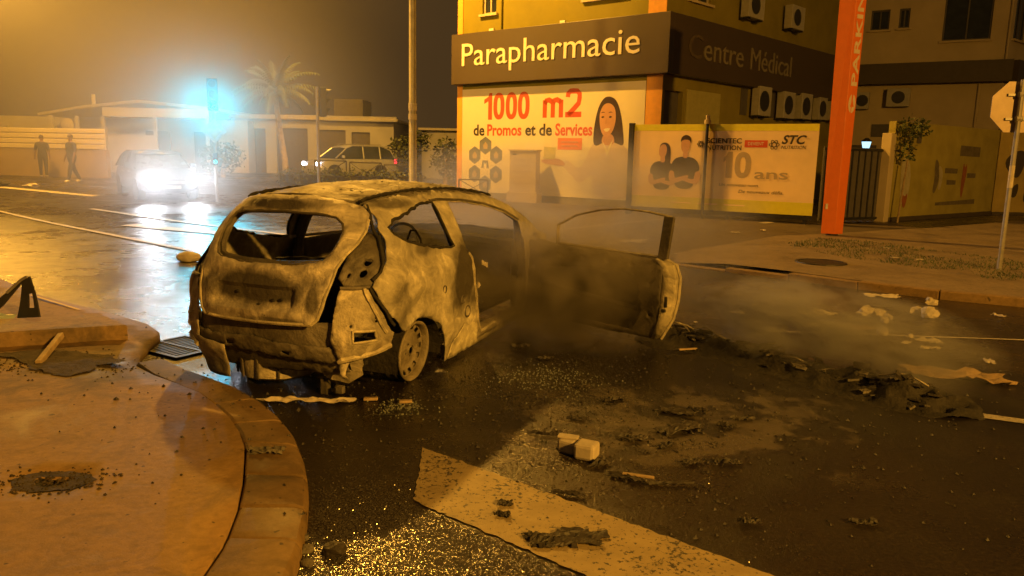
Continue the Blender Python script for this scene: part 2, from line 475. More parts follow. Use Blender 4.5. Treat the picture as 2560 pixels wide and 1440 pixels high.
marking('lane_line', strip((2.6, 7.58), (9.5, 7.1), .05), '')
marking('lane_line', strip((3.25, 5.05), (5.4, 4.05), .10), '')
marking('lane_line', strip((-19.5, 24.9), (-5.34, 12.75), .12), '')
marking('lane_line', strip((-11.29, 20.41), (-4.0, 15.2), .16), '')
marking('lane_line', strip((-17.6, 26.2), (-13.0, 23.8), .35), '')
marking('lane_line', strip((-8.6, 17.0), (-5.9, 15.6), .4), '')
marking('lane_line', strip((6.9, 21.2), (7.35, 21.75), .25), '')
marking('lane_line', strip((9.6, 18.6), (10.9, 20.4), .25), '')

# left pavement, its curved kerb of separate stones
kin = [(-1.05, .2), (-1.10, 1.6), (-1.15, 2.3), (-1.17, 2.91), (-1.23, 3.24), (-1.31, 3.54), (-1.44, 3.94), (-1.55, 4.17), (-1.70, 4.42), (-1.86, 4.63), (-2.06, 4.87), (-2.26, 5.03), (-2.55, 5.26), (-2.85, 5.6)]
kout = [(-.74, .2), (-.79, 1.6), (-.82, 2.3), (-.85, 2.90), (-.91, 3.25), (-.98, 3.54), (-1.08, 3.83), (-1.25, 4.22), (-1.42, 4.50), (-1.61, 4.76), (-1.84, 5.03), (-2.07, 5.23), (-2.38, 5.45), (-2.68, 5.74)]
PZ = .10
pave = empty('pavement', (0, 0, 0)); tag(pave, kind='structure')
slab_poly = kin + [(-2.98, 5.95), (-3.10, 6.55), (-3.35, 6.85), (-3.9, 7.25), (-5.2, 8.2), (-6.2, 9.1), (-14, 15.5), (-20, 14), (-20, .2)]
hole = [(-2.21+.085*cos(a)*(1+.25*sin(3*a)), 3.47+.07*sin(a)*(1+.2*cos(2*a))) for a in [2*pi*k/18 for k in range(18)]]
gap = .006
def inset(poly):  # tiny joint to the kerb stones
    return [(x-gap, y) for x, y in poly]
def slab_z(x, y):
    d = sqrt((x+2.21)**2 + (y-3.47)**2)
    dip = .012*max(0, 1-d/.28)
    run = .05*smoothstep(.9, 0, sqrt((x+2.75)**2/.5 + (y-5.95)**2/.9))
    return PZ + .010*noise.noise(Vector((x*.9, y*.9, 0))) - dip - run + .006
m = panel(slab_poly, [hole], lambda a, b: (a, b, slab_z(a, b)), .16)
o = m.build('slab', M['concrete'], pave, smooth=True); solid(o, .12)
# pit of the broken bollard: shallow floor blackened to stand in for the hole's shade
m = MB(); m.lathe([(.13, .070), (.092, .076), (.06, .064), (.03, .056), (.001, .060)], 16, (-2.21, 3.47, .02)); m.build('pit', M['charred'], pave, smooth=True)
m = panel([(-2.21+.20*cos(a)*(1+.35*noise.noise(Vector((cos(a)*2, sin(a)*2, 4)))), 3.47+.12*sin(a)*(1+.3*noise.noise(Vector((cos(a)*2, sin(a)*2, 9))))) for a in [2*pi*k/30 for k in range(30)]], [hole], lambda a, b: (a, b, slab_z(a, b)+.003+.012*abs(noise.noise(Vector((a*30, b*30, 0))))*max(0, 1-sqrt((a+2.21)**2+(b-3.47)**2)/.2)), .02, .006)
m.build('spilled_earth', M['dirt'], pave, smooth=True)
# kerb stones
def along(poly):
    L = [0]
    for a, b in zip(poly, poly[1:]): L.append(L[-1] + (Vector(b)-Vector(a)).length)
    return L
LA = along(kout)
def at_len(poly, s):
    for i in range(len(poly)-1):
        if s <= LA[i+1] or i == len(poly)-2:
            t = (s-LA[i])/(LA[i+1]-LA[i]); return Vector(poly[i]).lerp(Vector(poly[i+1]), t)
joints = [0.0, .9, 1.75, 2.42, 2.77, 3.08, 3.42, 3.85, 4.3, 4.8, LA[-1]]
for a, b in zip(joints, joints[1:]):
    if a + .01 >= LA[-1]: continue
    e = .006; k = 6
    ss = [a+e, a+e+.009] + [a+e+.009+(b-a-2*e-.018)*i/4 for i in range(1, 4)] + [b-e-.009, b-e]
    pin = [at_len(kin, s) for s in ss]; pout = [at_len(kout, s) for s in ss]
    m = MB(); top = PZ + random.uniform(-.004, .006)
    prof = [(0.02, -.15), (0.03, top-.014), (.08, top), (.80, top+.002), (.93, top-.008), (.985, top-.035), (1.0, -.15)]
    vs_ = [(*(pi_.lerp(po, f)), z - (.009 if ri in (0, k) and z > 0 else 0)) for ri, (pi_, po) in enumerate(zip(pin, pout)) for f, z in prof]; n = len(prof)
    fs_ = [(i*n+j, i*n+j+1, (i+1)*n+j+1, (i+1)*n+j) for i in range(k) for j in range(n-1)] + [tuple(range(n)), tuple(k*n+j for j in range(n-1, -1, -1))]
    m.add(vs_, fs_); m.build('kerb_stone', M['kerb'], pave, smooth=True)
# dark earth patch and crumbs on the pavement
_ep = densify([(-3.95, 5.68), (-3.7, 5.86), (-3.2, 5.78), (-2.95, 5.55), (-3.15, 5.22), (-3.5, 5.32), (-3.62, 5.46)], .03)
_ep = [(x+.09*noise.noise(Vector((x*6, y*6, 1)))+.05*noise.noise(Vector((x*17, y*17, 1))), y+.07*noise.noise(Vector((x*6, y*6, 8)))+.05*noise.noise(Vector((x*17, y*17, 8)))) for x, y in _ep]
m = panel(_ep, [], lambda a, b: (a, b, PZ + .012 + .016*abs(noise.noise(Vector((a*7, b*7, 3))))), .035, .004)
o = m.build('earth_patch', M['dirt'], smooth=True); tag(o, kind='structure')
# low concrete block lying across the pavement
m = MB(); m.prism([(-3.25, 6.30), (-3.70, 6.72), (-4.36, 6.46), (-6.6, 5.75), (-6.5, 5.15), (-4.10, 5.94)], PZ-.02, .225)
o = m.build('concrete_kerb_block', M['block'], bevel=.015); tag(o, 'low pale concrete block across the left pavement, stick leaning on it', 'concrete block')
o = drape('edge_highlight', strip((-5.2, 8.1), (-4.28, 7.39), .035), M['kerb_highlight'], lift=.115, step=.3); tag(o, kind='structure')  # highlight along the kerb edging, laid on as a yellow strip

# drain grate in the gutter behind the wreck
gr = empty('drain_grate', (-2.86, 6.42, .0), -.55, 'cast iron drain grate in the gutter beside the wreck', 'drain grate')
m = MB()
for sx in (-1, 1): m.box((sx*.30, 0, .006), (.03, .50, .03))
for sy in (-1, 1): m.box((0, sy*.25, .0065), (.63, .03, .031))
m.build('frame', M['grate'], gr)
for k in range(11):
    b = MB(); b.box((-.25+k*.05, 0, .004), (.022, .47, .022)); b.build('bar', M['grate'], gr)
m = MB(); m.box((0, 0, .008), (.57, .025, .024)); m.build('cross_bar', M['grate'], gr)
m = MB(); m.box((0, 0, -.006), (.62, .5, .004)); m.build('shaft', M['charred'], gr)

# right-hand pavement with kerb stones
rk = [(2.55, 12.40), (3.24, 11.79), (3.95, 11.14), (4.90, 10.12), (5.67, 9.51), (6.60, 9.05), (9.0, 8.2), (14, 6.6)]
pave2 = empty('pavement', (0, 0, 0)); tag(pave2, kind='structure')
back = [(2.9, 13.3), (5.75, 16.6), (7.6, 17.7), (11.2, 20.0), (17.4, 24.6), (26, 24), (26, 3), (14.3, 6.7)]
rin = []
for i, p in enumerate(rk):
    t = (Vector(rk[min(i+1, len(rk)-1)]) - Vector(rk[max(i-1, 0)])).normalized(); n = Vector((t.y, -t.x))
    if n.y < 0: n = -n
    rin.append(tuple(Vector(p) + n*.16))
m = panel(rin + [(14.4, 6.9), (26, 3), (26, 24), (17.4, 24.6), (11.2, 20.0), (7.6, 17.7), (5.75, 16.6), (2.9, 13.3)], [], lambda a, b: (a, b, .105*min(1, .25+smoothstep(.0, 1.2, sqrt((a-2.7)**2+(b-12.6)**2))) + .012*noise.noise(Vector((a*.7, b*.7, 5)))), .35)
o = m.build('slab', concrete_mat('worn_pavement', (.22, .165, .105)), pave2, smooth=True)
LB = along(rk); n_st = int(LB[-1]/.98); LA_old = LA; LA = LB
for i in range(n_st):
    a, b = i*LB[-1]/n_st+.006, (i+1)*LB[-1]/n_st-.006
    p = [at_len(rk, a), at_len(rk, b), at_len(rin, b), at_len(rin, a)]
    z = .11*min(1, .2+i*.35)
    m = MB(); m.prism([tuple(q) for q in p], -.1, z); m.build('kerb_stone', M['kerb'], pave2, bevel=.012)
LA = LA_old

# grass verge by the totem: blades
def grass_patch(poly, n, name):
    m = MB(); rng = random.Random(3)
    x0, x1 = min(p[0] for p in poly), max(p[0] for p in poly); y0, y1 = min(p[1] for p in poly), max(p[1] for p in poly)
    k = 0
    while k < n:
        x, y = rng.uniform(x0, x1), rng.uniform(y0, y1)
        if not in_poly((x, y), poly) or noise.noise(Vector((x*1.1, y*1.1, 1))) < -.22+.3*rng.random()-.1: 
            k += .2; continue
        a = rng.uniform(0, 2*pi); h = rng.uniform(.02, .06); l = rng.uniform(.01, .05); w = .006
        u = Vector((cos(a), sin(a), 0)); v = Vector((-sin(a), cos(a), 0)); p = Vector((x, y, .095))
        m.add([p-v*w, p+v*w, p+u*l*.4+Vector((0,0,h*.6))+v*w*.7, p+u*l+Vector((0,0,h))], [(0, 1, 2), (0, 2, 3)])
        k += 1
    o = m.build(name, M['grass'], fix=False); tag(o, kind='stuff'); return o
grass_patch([(5.5, 15.2), (6.6, 16.3), (7.4, 15.9), (8.4, 13.6), (9.8, 11.4), (8.6, 9.9), (7.2, 10.2), (6.4, 11.9), (5.75, 12.9), (5.3, 14.2)], 6000, 'grass')
tag(bpy.data.objects['grass'], 'short patchy grass verge around the orange totem', 'grass')
# manhole in the right pavement
mh = empty('manhole_cover', (5.0, 12.27, .112), 0, 'round dark manhole cover in the right-hand pavement', 'manhole cover')
m = MB(); m.lathe([(.001, .006), (.33, .006), (.335, -.02)], 32); m.build('lid', M['grate'], mh)
m = MB(); m.lathe([(.345, -.02), (.345, .010), (.39, .010), (.40, -.02)], 32); m.build('ring', M['grate'], mh)

# wet grit: the aggregate of the near asphalt standing proud in the film of hose water, added and clustered for the lamp's glitter
def road_grit(n):
    rng = random.Random(12); m = MB(); vs_ = []; fs_ = []; k = 0
    near_kerb = kin + kout[::-1]
    while k < n:
        pr = rng.random()
        if pr < .70: x, y = rng.gauss(-.55, .30), rng.gauss(2.95, .38)
        elif pr < .80: x, y = rng.uniform(-1.0, 1.3), rng.uniform(2.3, 4.4)
        else: x, y = rng.gauss(.35, .35), rng.gauss(5.6, .40)
        k += 1
        if in_poly((x, y), near_kerb) or in_poly((x, y), slab_poly): continue
        q = Vector((x, y)) - Vector((-.50, 4.25))
        if q.dot(dv) > .0 and -.55 < q.dot(nv) < .03 and q.dot(dv) > -q.dot(nv)*.9 - .03: continue      # not on the painted stripe
        r = rng.uniform(.0025, .0062); h = r*rng.uniform(.35, .7); a = rng.uniform(0, 6); b = len(vs_)
        for i in range(5): vs_.append((x+r*cos(a+i*1.2566), y+r*sin(a+i*1.2566), .0))
        t = rng.uniform(.4, .62)
        for i in range(5): vs_.append((x+r*t*cos(a+i*1.2566), y+r*t*sin(a+i*1.2566), h*rng.uniform(.85, 1.1)))
        fs_ += [(b+i, b+(i+1) % 5, b+5+(i+1) % 5, b+5+i) for i in range(5)] + [tuple(b+5+i for i in range(5))]
    me = bpy.data.meshes.new('road_grit'); me.from_pydata(vs_, [], fs_); me.materials.append(M['grit'])
    o = bpy.data.objects.new('road_grit', me); link(o); return tag(o, 'wet grit added to make the asphalt glitter in the foreground', 'grit', kind='stuff')
road_grit(36000)

# loose earth crumbled round the patch and the pit
m = MB(); rng = random.Random(44)
for k in range(900):
    if k % 3: x, y = rng.gauss(-3.4, .34), rng.gauss(5.5, .16)
    else: x, y = rng.gauss(-2.21, .16), rng.gauss(3.46, .08)
    s_ = rng.uniform(.004, .013); a = rng.uniform(0, 3); p = Vector((x, y, slab_z(x, y)+.001)); d1 = Vector((cos(a), sin(a), 0))*s_; d3 = Vector((-sin(a), cos(a), 0))*s_*.8
    m.add([p-d1, p+d3, p+d1, p-d3, p+Vector((0, 0, s_*.8))], [(0, 1, 4), (1, 2, 4), (2, 3, 4), (3, 0, 4)])
tag(m.build('earth_crumbs', M['dirt'], None, fix=False), 'loose dark earth crumbs on the left pavement', 'earth', kind='stuff')
# ------------------------------------------------------------------ pharmacy building
M['lime'] = plain('lime_render', (.215, .185, .009), .8, var=.10, scale=1.2, bump=.15, bscale=60)
M['lime_dark'] = plain('olive_render', (.24, .20, .03), .85, var=.15, scale=1.0, bump=.15, bscale=60)
M['orange_trim'] = plain('orange_trim', (.75, .36, .05), .6, var=.08)
M['taupe'] = plain('taupe_cladding', (.066, .047, .03), .45, var=.06, scale=.6)
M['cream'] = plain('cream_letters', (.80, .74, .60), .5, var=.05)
M['cream_dim'] = plain('shaded_letters', (.22, .19, .14), .6, var=.1)  # same cream letters, darkened in colour for the dim side face
M['cream_unlit'] = plain('unlit_letter', (.10, .075, .05), .6, var=.1)  # the unlit C, its shade set as a dark colour
M['poster'] = plain('poster_white', (.72, .66, .48), .5, var=.05, scale=.8)
M['p_red'] = plain('print_red', (.60, .085, .03), .5, var=.06)
M['p_black'] = plain('print_black', (.045, .035, .03), .5, var=.1)
M['p_blue'] = plain('print_slate', (.17, .19, .25), .5, var=.15)
M['p_orange'] = plain('print_orange', (.72, .20, .03), .5, var=.06)
M['p_skin'] = plain('print_skin', (.50, .27, .15), .5, var=.08, scale=5)
M['p_skin_light'] = plain('print_skin_light', (.56, .31, .17), .5, var=.06, scale=5)
M['p_coat'] = plain('print_coat', (.60, .50, .43), .5, var=.07, scale=2)
M['p_hair'] = plain('print_hair', (.05, .03, .022), .5, var=.2)
M['p_green'] = plain('print_green', (.50, .46, .10), .5, var=.1)
M['p_grey'] = plain('print_grey', (.42, .33, .22), .5, var=.05)
M['p_hoard'] = plain('hoarding_print', (.80, .60, .33), .45, var=.16, scale=.5)
M['p_lime'] = plain('hoarding_lime', (.66, .60, .04), .45, var=.06)
M['ac'] = plain('ac_casing', (.40, .38, .33), .5, var=.1)
M['beige'] = plain('beige_render', (.52, .43, .28), .85, var=.10, scale=.8, bump=.15, bscale=60)
M['dark_band'] = plain('dark_band', (.07, .055, .04), .6, var=.1)
M['white_wall'] = plain('white_wall', (.40, .40, .43), .85, var=.10, scale=.7, bump=.1)
M['shutter'] = plain('shutter', (.10, .09, .085), .6, var=.15)
M['roof_sheet'] = plain('roof_sheet', (.42, .39, .35), .5, .2, var=.15)
M['cabinet'] = plain('cabinet', (.50, .42, .28), .55, var=.08, scale=2)

PH = empty('pharmacy_building', (-2.35, 31.78, 0), atan2(-.622, .783), 'lime green corner building with pharmacy fascia and white poster wall', 'building')
LX = 9.2
def F2(s, off, z): return (LX + s*.104 + off*.995, s*.995 - off*.104, z)
def f2box(m, s0, s1, o0, o1, z0, z1):
    return m.prism([(s0, o0), (s1, o0), (s1, o1), (s0, o1)], z0, z1, lambda a, b, h: F2(a, b, h))
HT = 12.0
# walls: face 1 with two upper window openings, face 2 with openings, back
def wall1(a, b): return (a, 0, b)
wins1 = [(6.0, 7.6, 7.15, 9.0), (1.25, 1.95, 7.1, 8.6)]
hole_r = lambda w: [(w[0], w[2]), (w[1], w[2]), (w[1], w[3]), (w[0], w[3])]
def wall_with(name, mat, outline, holes, fn, parent, t=.22, step=1.2):
    m = panel(outline, holes, fn, step); o = m.build(name, mat, parent); solid(o, t, -1 if True else 1); return o
w = MB(); 
def rect_wall(m, fn, x0, x1, z0, z1, holes):
    xs = sorted({x0, x1, *[h[0] for h in holes], *[h[1] for h in holes]}); zs = sorted({z0, z1, *[h[2] for h in holes], *[h[3] for h in holes]})
    for i in range(len(xs)-1):
        for j in range(len(zs)-1):
            cx, cz = (xs[i]+xs[i+1])/2, (zs[j]+zs[j+1])/2
            if any(h[0] < cx < h[1] and h[2] < cz < h[3] for h in holes): continue
            m.add([fn(xs[i], zs[j]), fn(xs[i+1], zs[j]), fn(xs[i+1], zs[j+1]), fn(xs[i], zs[j+1])], [(0, 1, 2, 3)])
    for h in holes:   # reveals
        for (a, b, c, d) in ((h[0], h[2], h[1], h[2]), (h[1], h[2], h[1], h[3]), (h[1], h[3], h[0], h[3]), (h[0], h[3], h[0], h[2])):
            p, q = Vector(fn(a, b)), Vector(fn(c, d)); dp = Vector(fn(a, b, .2))-p
            m.add([p, q, q+dp, p+dp], [(0, 1, 2, 3)])
f1 = lambda a, b, d=0: (a, d, b)
f2 = lambda a, b, d=0: F2(a, -d, b)
rect_wall(w, f1, 0, LX, 0, HT, wins1)
w.build('front_wall', M['lime'], PH)
wins2 = [(1.3, 2.7, 7.05, 9.0), (.15, 1.25, 0, 4.0)]
w = MB(); rect_wall(w, f2, 0, 16.2, 0, HT, wins2); w.build('side_wall', M['lime_dark'], PH)
w = MB(); w.add([(0, 0, 0), (0, 14, 0), (0, 14, HT), (0, 0, HT)], [(0, 1, 2, 3)]); w.build('back_wall', M['lime_dark'], PH); w = MB()
e = F2(16.2, 0, 0); w.add([(0, 14, 0), (e[0], e[1], 0), (e[0], e[1], HT), (0, 14, HT)], [(0, 1, 2, 3)])
w.add([(0, 0, HT), (LX, 0, HT), (e[0], e[1], HT), (0, 14, HT)], [(0, 1, 2, 3)]); w.build('back_wall', M['lime_dark'], PH)
def window_at(fn, h, parent, mat=None):
    g_ = MB(); g_.add([fn(h[0], h[2], .15), fn(h[1], h[2], .15), fn(h[1], h[3], .15), fn(h[0], h[3], .15)], [(0, 1, 2, 3)])
    wo = g_.build('window', M['glass'], parent)
    fr = MB()
    for (a, b, c, d) in ((h[0], h[0]+.07, h[2], h[3]), (h[1]-.07, h[1], h[2], h[3]), (h[0]+.07, h[1]-.07, h[2], h[2]+.07), (h[0]+.07, h[1]-.07, h[3]-.07, h[3]), ((h[0]+h[1])/2-.03, (h[0]+h[1])/2+.03, h[2]+.07, h[3]-.07)):
        q = [fn(x, z, dd) for dd in (.10, .145) for x, z in ((a, c), (b, c), (b, d), (a, d))]
        fr.add(q, [(0, 1, 2, 3), (7, 6, 5, 4), (0, 4, 5, 1), (1, 5, 6, 2), (2, 6, 7, 3), (3, 7, 4, 0)])
    fr.build('frame', mat or M['cabinet'], wo)
    s = MB(); q = [fn(x, z, dd) for dd in (-.12, .08) for x, z in ((h[0]-.1, h[2]-.09), (h[1]+.1, h[2]-.09), (h[1]+.1, h[2]-.005), (h[0]-.1, h[2]-.005))]
    s.add(q, [(0, 1, 2, 3), (7, 6, 5, 4), (0, 4, 5, 1), (1, 5, 6, 2), (2, 6, 7, 3), (3, 7, 4, 0)]); s.build('sill', M['beige'], wo)
    return wo
for h in wins1: window_at(f1, h, PH)
window_at(f2, wins2[0], PH)
h = wins2[1]
g_ = MB(); g_.add([f2(h[0], h[2], .18), f2(h[1], h[2], .18), f2(h[1], h[3], .18), f2(h[0], h[3], .18)], [(0, 1, 2, 3)]); g_.build('side_door', M['shutter'], PH)
m = MB(); f2box(m, 1.45, 3.7, .004, .05, .2, 4.1); m.build('notice_panel', plain('notice_panel', (.40, .36, .12), .6, var=.1), PH)
# orange corner trims
for x0, x1, z0, z1 in ((-.01, .26, .02, 4.47), (8.62, LX+.012, .02, 4.47), (-.01, .26, 6.41, HT), (8.55, LX+.012, 6.41, HT)):
    m = MB(); m.bx(x0, x1, -.035, .0, z0, z1); m.build('corner_trim', M['orange_trim'], PH)
m = MB(); m.tube([(2.24, -.05, 6.42), (2.24, -.05, HT)], .05, 8); m.build('downpipe', M['lime'], PH)
m = MB(); m.bx(.3, 8.6, -.03, 0, .0, .24); m.build('plinth', M['lime_dark'], PH)
# fascia
fa = MB(); fa.bx(-.06, LX+.35, -.35, -.002, 4.48, 6.40); fas = fa.build('fascia', M['taupe'], PH, bevel=.015)
fa = MB(); f2box(fa, .012, 14.3, .004, .35, 4.48, 6.40); fas2 = fa.build('fascia', M['taupe'], PH, bevel=.015)
def put_text(body, size, mat, parent, loc, basis, **k):
    """basis = (right, up) directions in the parent's space"""
    me = text_mesh(body, size, mat, **k); o = bpy.data.objects.new('lettering', me); link(o, parent)
    r, u = Vector(basis[0]).normalized(), Vector(basis[1]).normalized(); n = r.cross(u)
    mm = Matrix((r, u, n)).transposed().to_4x4(); mm.translation = loc; o.matrix_local = mm
    return o
def fit_text(body, width, cap, mat, parent, loc, basis, **k):
    me = text_mesh(body, cap/.70, mat, **k); xs = [v.co.x for v in me.vertices]; ys = [v.co.y for v in me.vertices]
    wd = max(xs)-min(xs); x0 = min(xs)
    for v in me.vertices: v.co.x = (v.co.x-x0)*width/wd
    o = bpy.data.objects.new('lettering', me); link(o, parent)
    r, u = Vector(basis[0]).normalized(), Vector(basis[1]).normalized(); n = r.cross(u)
    mm = Matrix((r, u, n)).transposed().to_4x4(); mm.translation = loc; o.matrix_local = mm
    return o
E1 = ((1, 0, 0), (0, 0, 1))
fit_text('Parapharmacie', 7.95, .86, M['cream'], fas, (.53, -.366, 5.17), E1, extrude=.015)
d2 = Vector((.104, .995, 0)); E2 = (d2, (0, 0, 1))
fit_text('C', .86, .78, M['cream_unlit'], fas2, F2(.87, .366, 5.10), E2, extrude=.015)
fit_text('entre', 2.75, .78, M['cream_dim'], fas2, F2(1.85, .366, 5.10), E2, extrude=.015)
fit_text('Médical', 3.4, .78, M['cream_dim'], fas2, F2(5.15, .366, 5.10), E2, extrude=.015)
# small spot fixture on the fascia edges
for x in (2.0, 5.3):
    m = MB(); m.box((x, -.30, 6.44), (.22, .1, .08)); m.build('fixture', M['cream'], PH)
# air conditioners on the side wall
def ac_unit(s0, z0, wd=.95, hh=.75, parent=PH):
    m = MB(); f2box(m, s0, s0+wd, .12, .45, z0, z0+hh); u = m.build('ac_unit', M['ac'], parent, bevel=.02)
    m = MB(); cxy = F2(s0+wd*.42, .455, z0+hh/2); rot = Matrix.Rotation(atan2(.995, .104), 3, 'Z')
    pts = [(rot @ Vector((hh*.36*cos(a), 0, hh*.36*sin(a)))) + Vector(cxy) for a in [2*pi*k/16 for k in range(16)]]
    m.add(pts, [tuple(range(16))]); m.build('fan_grille', M['black_plastic'], u)
    for q in (s0+.1, s0+wd-.16):
        m = MB(); f2box(m, q, q+.06, 0, .45, z0-.06, z0-.005); m.build('bracket', M['dark_steel'], u)
for s_, z_, wd, hh in ((4.6, 6.9, 1.2, .95), (8.1, 6.95, 1.15, .9), (5.9, 3.45, 1.0, 1.1), (8.0, 3.45, 1.0, 1.05), (9.65, 3.5, 1.0, 1.05), (11.4, 3.55, .8, .95), (12.9, 3.6, .9, .85)):
    ac_unit(s_, z_, wd, hh)
for s_ in (5.25, 7.55, 9.2):
    m = MB(); f2box(m, s_, s_+.5, .004, .03, 3.45, 4.45); m.build('shutter', M['shutter'], PH)

# poster panel on face 1
po = MB(); po.bx(.28, 8.6, -.045, -.008, .26, 4.30)
poster = po.build('poster_panel', M['poster'], PH)
LAY = {}
def flat(poly, mat, y=-.048, name='print', parent=poster, fn=None):
    LAY[parent.name] = LAY.get(parent.name, 0) + 1; yy = y - .0003*LAY[parent.name]
    m = MB(); m.prism([(a, b) for a, b in poly], yy, yy+.0002, fn or (lambda a, b, h: (a, h, b))); return m.build(name, mat, parent)
def ribbon(m, pts, wd, y, closed=False):
    P_ = [Vector(p) for p in pts]; n = len(P_); L_ = []
    for i, p in enumerate(P_):
        t = (P_[(i+1) % n]-P_[i-1]) if closed else (P_[min(i+1, n-1)]-P_[max(i-1, 0)])
        t.normalize(); q = Vector((-t.y, t.x))*wd/2; L_.append((p-q, p+q))
    for i in range(n if closed else n-1):
        a, b = L_[i], L_[(i+1) % n]
        m.add([(a[0].x, y, a[0].y), (b[0].x, y, b[0].y), (b[1].x, y, b[1].y), (a[1].x, y, a[1].y)], [(0, 1, 2, 3)])
def glyph(ch, x, z, w, h, st, mat, parent, y):
    m = MB(); U = lambda L: [(x+a*w, z+b*h) for a, b in L]; e = st/2/h; ex = st/2/w
    if ch == '0': ribbon(m, [(x+w/2+(w/2-st/2)*(abs(cos(t))**.8)*(1 if cos(t) > 0 else -1), z+h/2+(h/2-st/2)*(abs(sin(t))**.8)*(1 if sin(t) > 0 else -1)) for t in [2*pi*k/28 for k in range(28)]], st, y, True)
    elif ch == '1':
        m.add([(x+w*.95, y, z), (x+w*.95, y, z+h), (x+w*.95-st*.75, y, z+h), (x+w*.95-st*1.05, y, z+h*.86), (x+w*.1, y, z+h*.76), (x+w*.1, y, z+h*.60), (x+w*.95-st*1.05, y, z+h*.70), (x+w*.95-st*1.05, y, z)], [(0, 1, 2, 3, 7), (3, 4, 5, 6)])
    elif ch == '2': ribbon(m, U([(ex, .70), (ex*1.15, .82), (.3, 1-e*1.05), (.5, 1-e), (.72, 1-e*1.1), (1-ex, .80), (1-ex, .66), (.82, .48), (.45, .24), (.2, e)]), st, y); ribbon(m, U([(.0, e), (1, e)]), st, y)
    elif ch == 'm':
        for a in (ex, .5, 1-ex): ribbon(m, U([(a, 0), (a, .62)]), st, y)
        for a0, a1 in ((ex, .5), (.5, 1-ex)): ribbon(m, U([(a0, .48), (a0+.06, .60), ((a0+a1)/2, .72-e), (a1-.06, .66-e), (a1, .5)]), st, y)
    return m.build('lettering', mat, parent)
for ch, x_, w_ in (('1', 1.40, .48), ('0', 1.92, .56), ('0', 2.54, .56), ('0', 3.14, .56)): glyph(ch, x_, 3.10, w_, 1.02, .19, M['p_red'], poster, -.0475)
glyph('m', 4.32, 3.14, .92, 1.02, .19, M['p_red'], poster, -.0475); glyph('2', 5.34, 3.14, .70, 1.02, .19, M['p_red'], poster, -.0475)
for t_, x, wd, mt in (('de', .90, .58, 'p_black'), ('Promos', 1.62, 1.72, 'p_red'), ('et de', 3.52, 1.25, 'p_black'), ('Services', 4.92, 1.62, 'p_red')):
    fit_text(t_, wd, .42, M[mt], poster, (x, -.0475, 2.50), E1, extrude=.001, bold=.016)
for (x, z) in ((1.54, 2.10), (.98, 1.72), (2.10, 1.74), (1.54, 1.36), (.98, .98), (2.10, .98), (1.54, .58)):
    hx = [(x+.36*cos(pi/6+pi/3*k)*.98, z+.36*sin(pi/6+pi/3*k)*.98) for k in range(6)]
    flat(hx, M['p_blue'] if (x, z) != (1.54, 1.36) else M['poster'])
    if (x, z) != (1.54, 1.36):
        flat([(x-.10, z-.13), (x+.10, z-.13), (x+.12, z+.02), (x+.0, z+.15), (x-.12, z+.02)], M['p_grey'])
    else:
        flat([(x-.2, z-.14), (x-.08, z-.14), (x-.06, z+.1), (x, z+.0), (x+.06, z+.1), (x+.08, z-.14), (x+.2, z-.14), (x+.14, z+.16), (x-.14, z+.16)], M['p_blue'])
flat([(5.05, 1.98), (6.12, 1.98), (6.12, 2.40), (5.05, 2.40)], M['p_orange'], name='label_patch')
for z_ in (2.10, 2.24): flat([(5.2, z_), (5.95, z_), (5.95, z_+.035), (5.2, z_+.035)], M['p_skin_light'], -.058, 'rule_print')
# the printed woman: hair, face, neck, coat, arm, hand, cube
S = lambda pts: smooth_poly(pts, 2)
coat = S([(6.6, .30), (6.62, 1.2), (6.45, 1.05), (6.05, .72), (5.55, 1.18), (5.28, 1.42), (5.42, 1.62), (5.62, 1.55), (6.05, 1.25), (6.35, 1.75), (6.55, 2.2), (6.9, 2.38), (7.35, 2.38), (7.75, 2.25), (8.1, 1.9), (8.2, .9), (8.2, .30)])
flat(coat, M['p_coat'], name='coat_print')
flat(S([(6.62, 2.05), (6.58, 2.6), (6.72, 3.4), (6.95, 3.78), (7.2, 3.84), (7.5, 3.7), (7.7, 3.2), (7.82, 2.5), (7.85, 2.1), (7.5, 2.25), (7.1, 2.3)]), M['p_hair'], name='hair_print')
flat(S([(6.92, 2.15), (7.5, 2.15), (7.42, 2.55), (6.98, 2.55)]), M['p_skin'], name='neck_print')
flat(S([(6.86, 2.75), (6.80, 3.2), (6.95, 3.55), (7.2, 3.62), (7.45, 3.45), (7.5, 3.0), (7.38, 2.6), (7.15, 2.42), (6.98, 2.5)]), M['p_skin_light'], name='face_print')
flat(S([(6.98, 2.72), (7.30, 2.76), (7.2, 2.62), (7.08, 2.62)]), M['poster'], name='smile_print')
for ex in (6.95, 7.26): 
    flat(S([(ex-.07, 3.12), (ex, 3.17), (ex+.09, 3.13), (ex, 3.08)]), M['p_hair'], name='eye_print')
    flat(S([(ex-.1, 3.25), (ex, 3.32), (ex+.12, 3.27), (ex, 3.28)]), M['p_hair'], name='brow_print')
flat(S([(7.05, 2.88), (7.16, 2.92), (7.10, 3.1), (7.05, 2.95)]), M['p_skin'], name='nose_print')
flat([(6.95, 2.35), (7.2, 1.75), (7.42, 2.35), (7.3, 2.2), (7.2, 1.98), (7.05, 2.2)], M['poster'], name='collar_print')
flat(S([(4.3, 1.52), (4.35, 1.62), (4.8, 1.60), (5.05, 1.68), (5.35, 1.55), (5.45, 1.42), (5.2, 1.38), (4.9, 1.42), (4.6, 1.44)]), M['p_skin'], name='hand_print')
flat([(4.42, 1.64), (4.95, 1.64), (4.97, 2.05), (4.44, 2.08)], M['p_green'], name='cube_print')

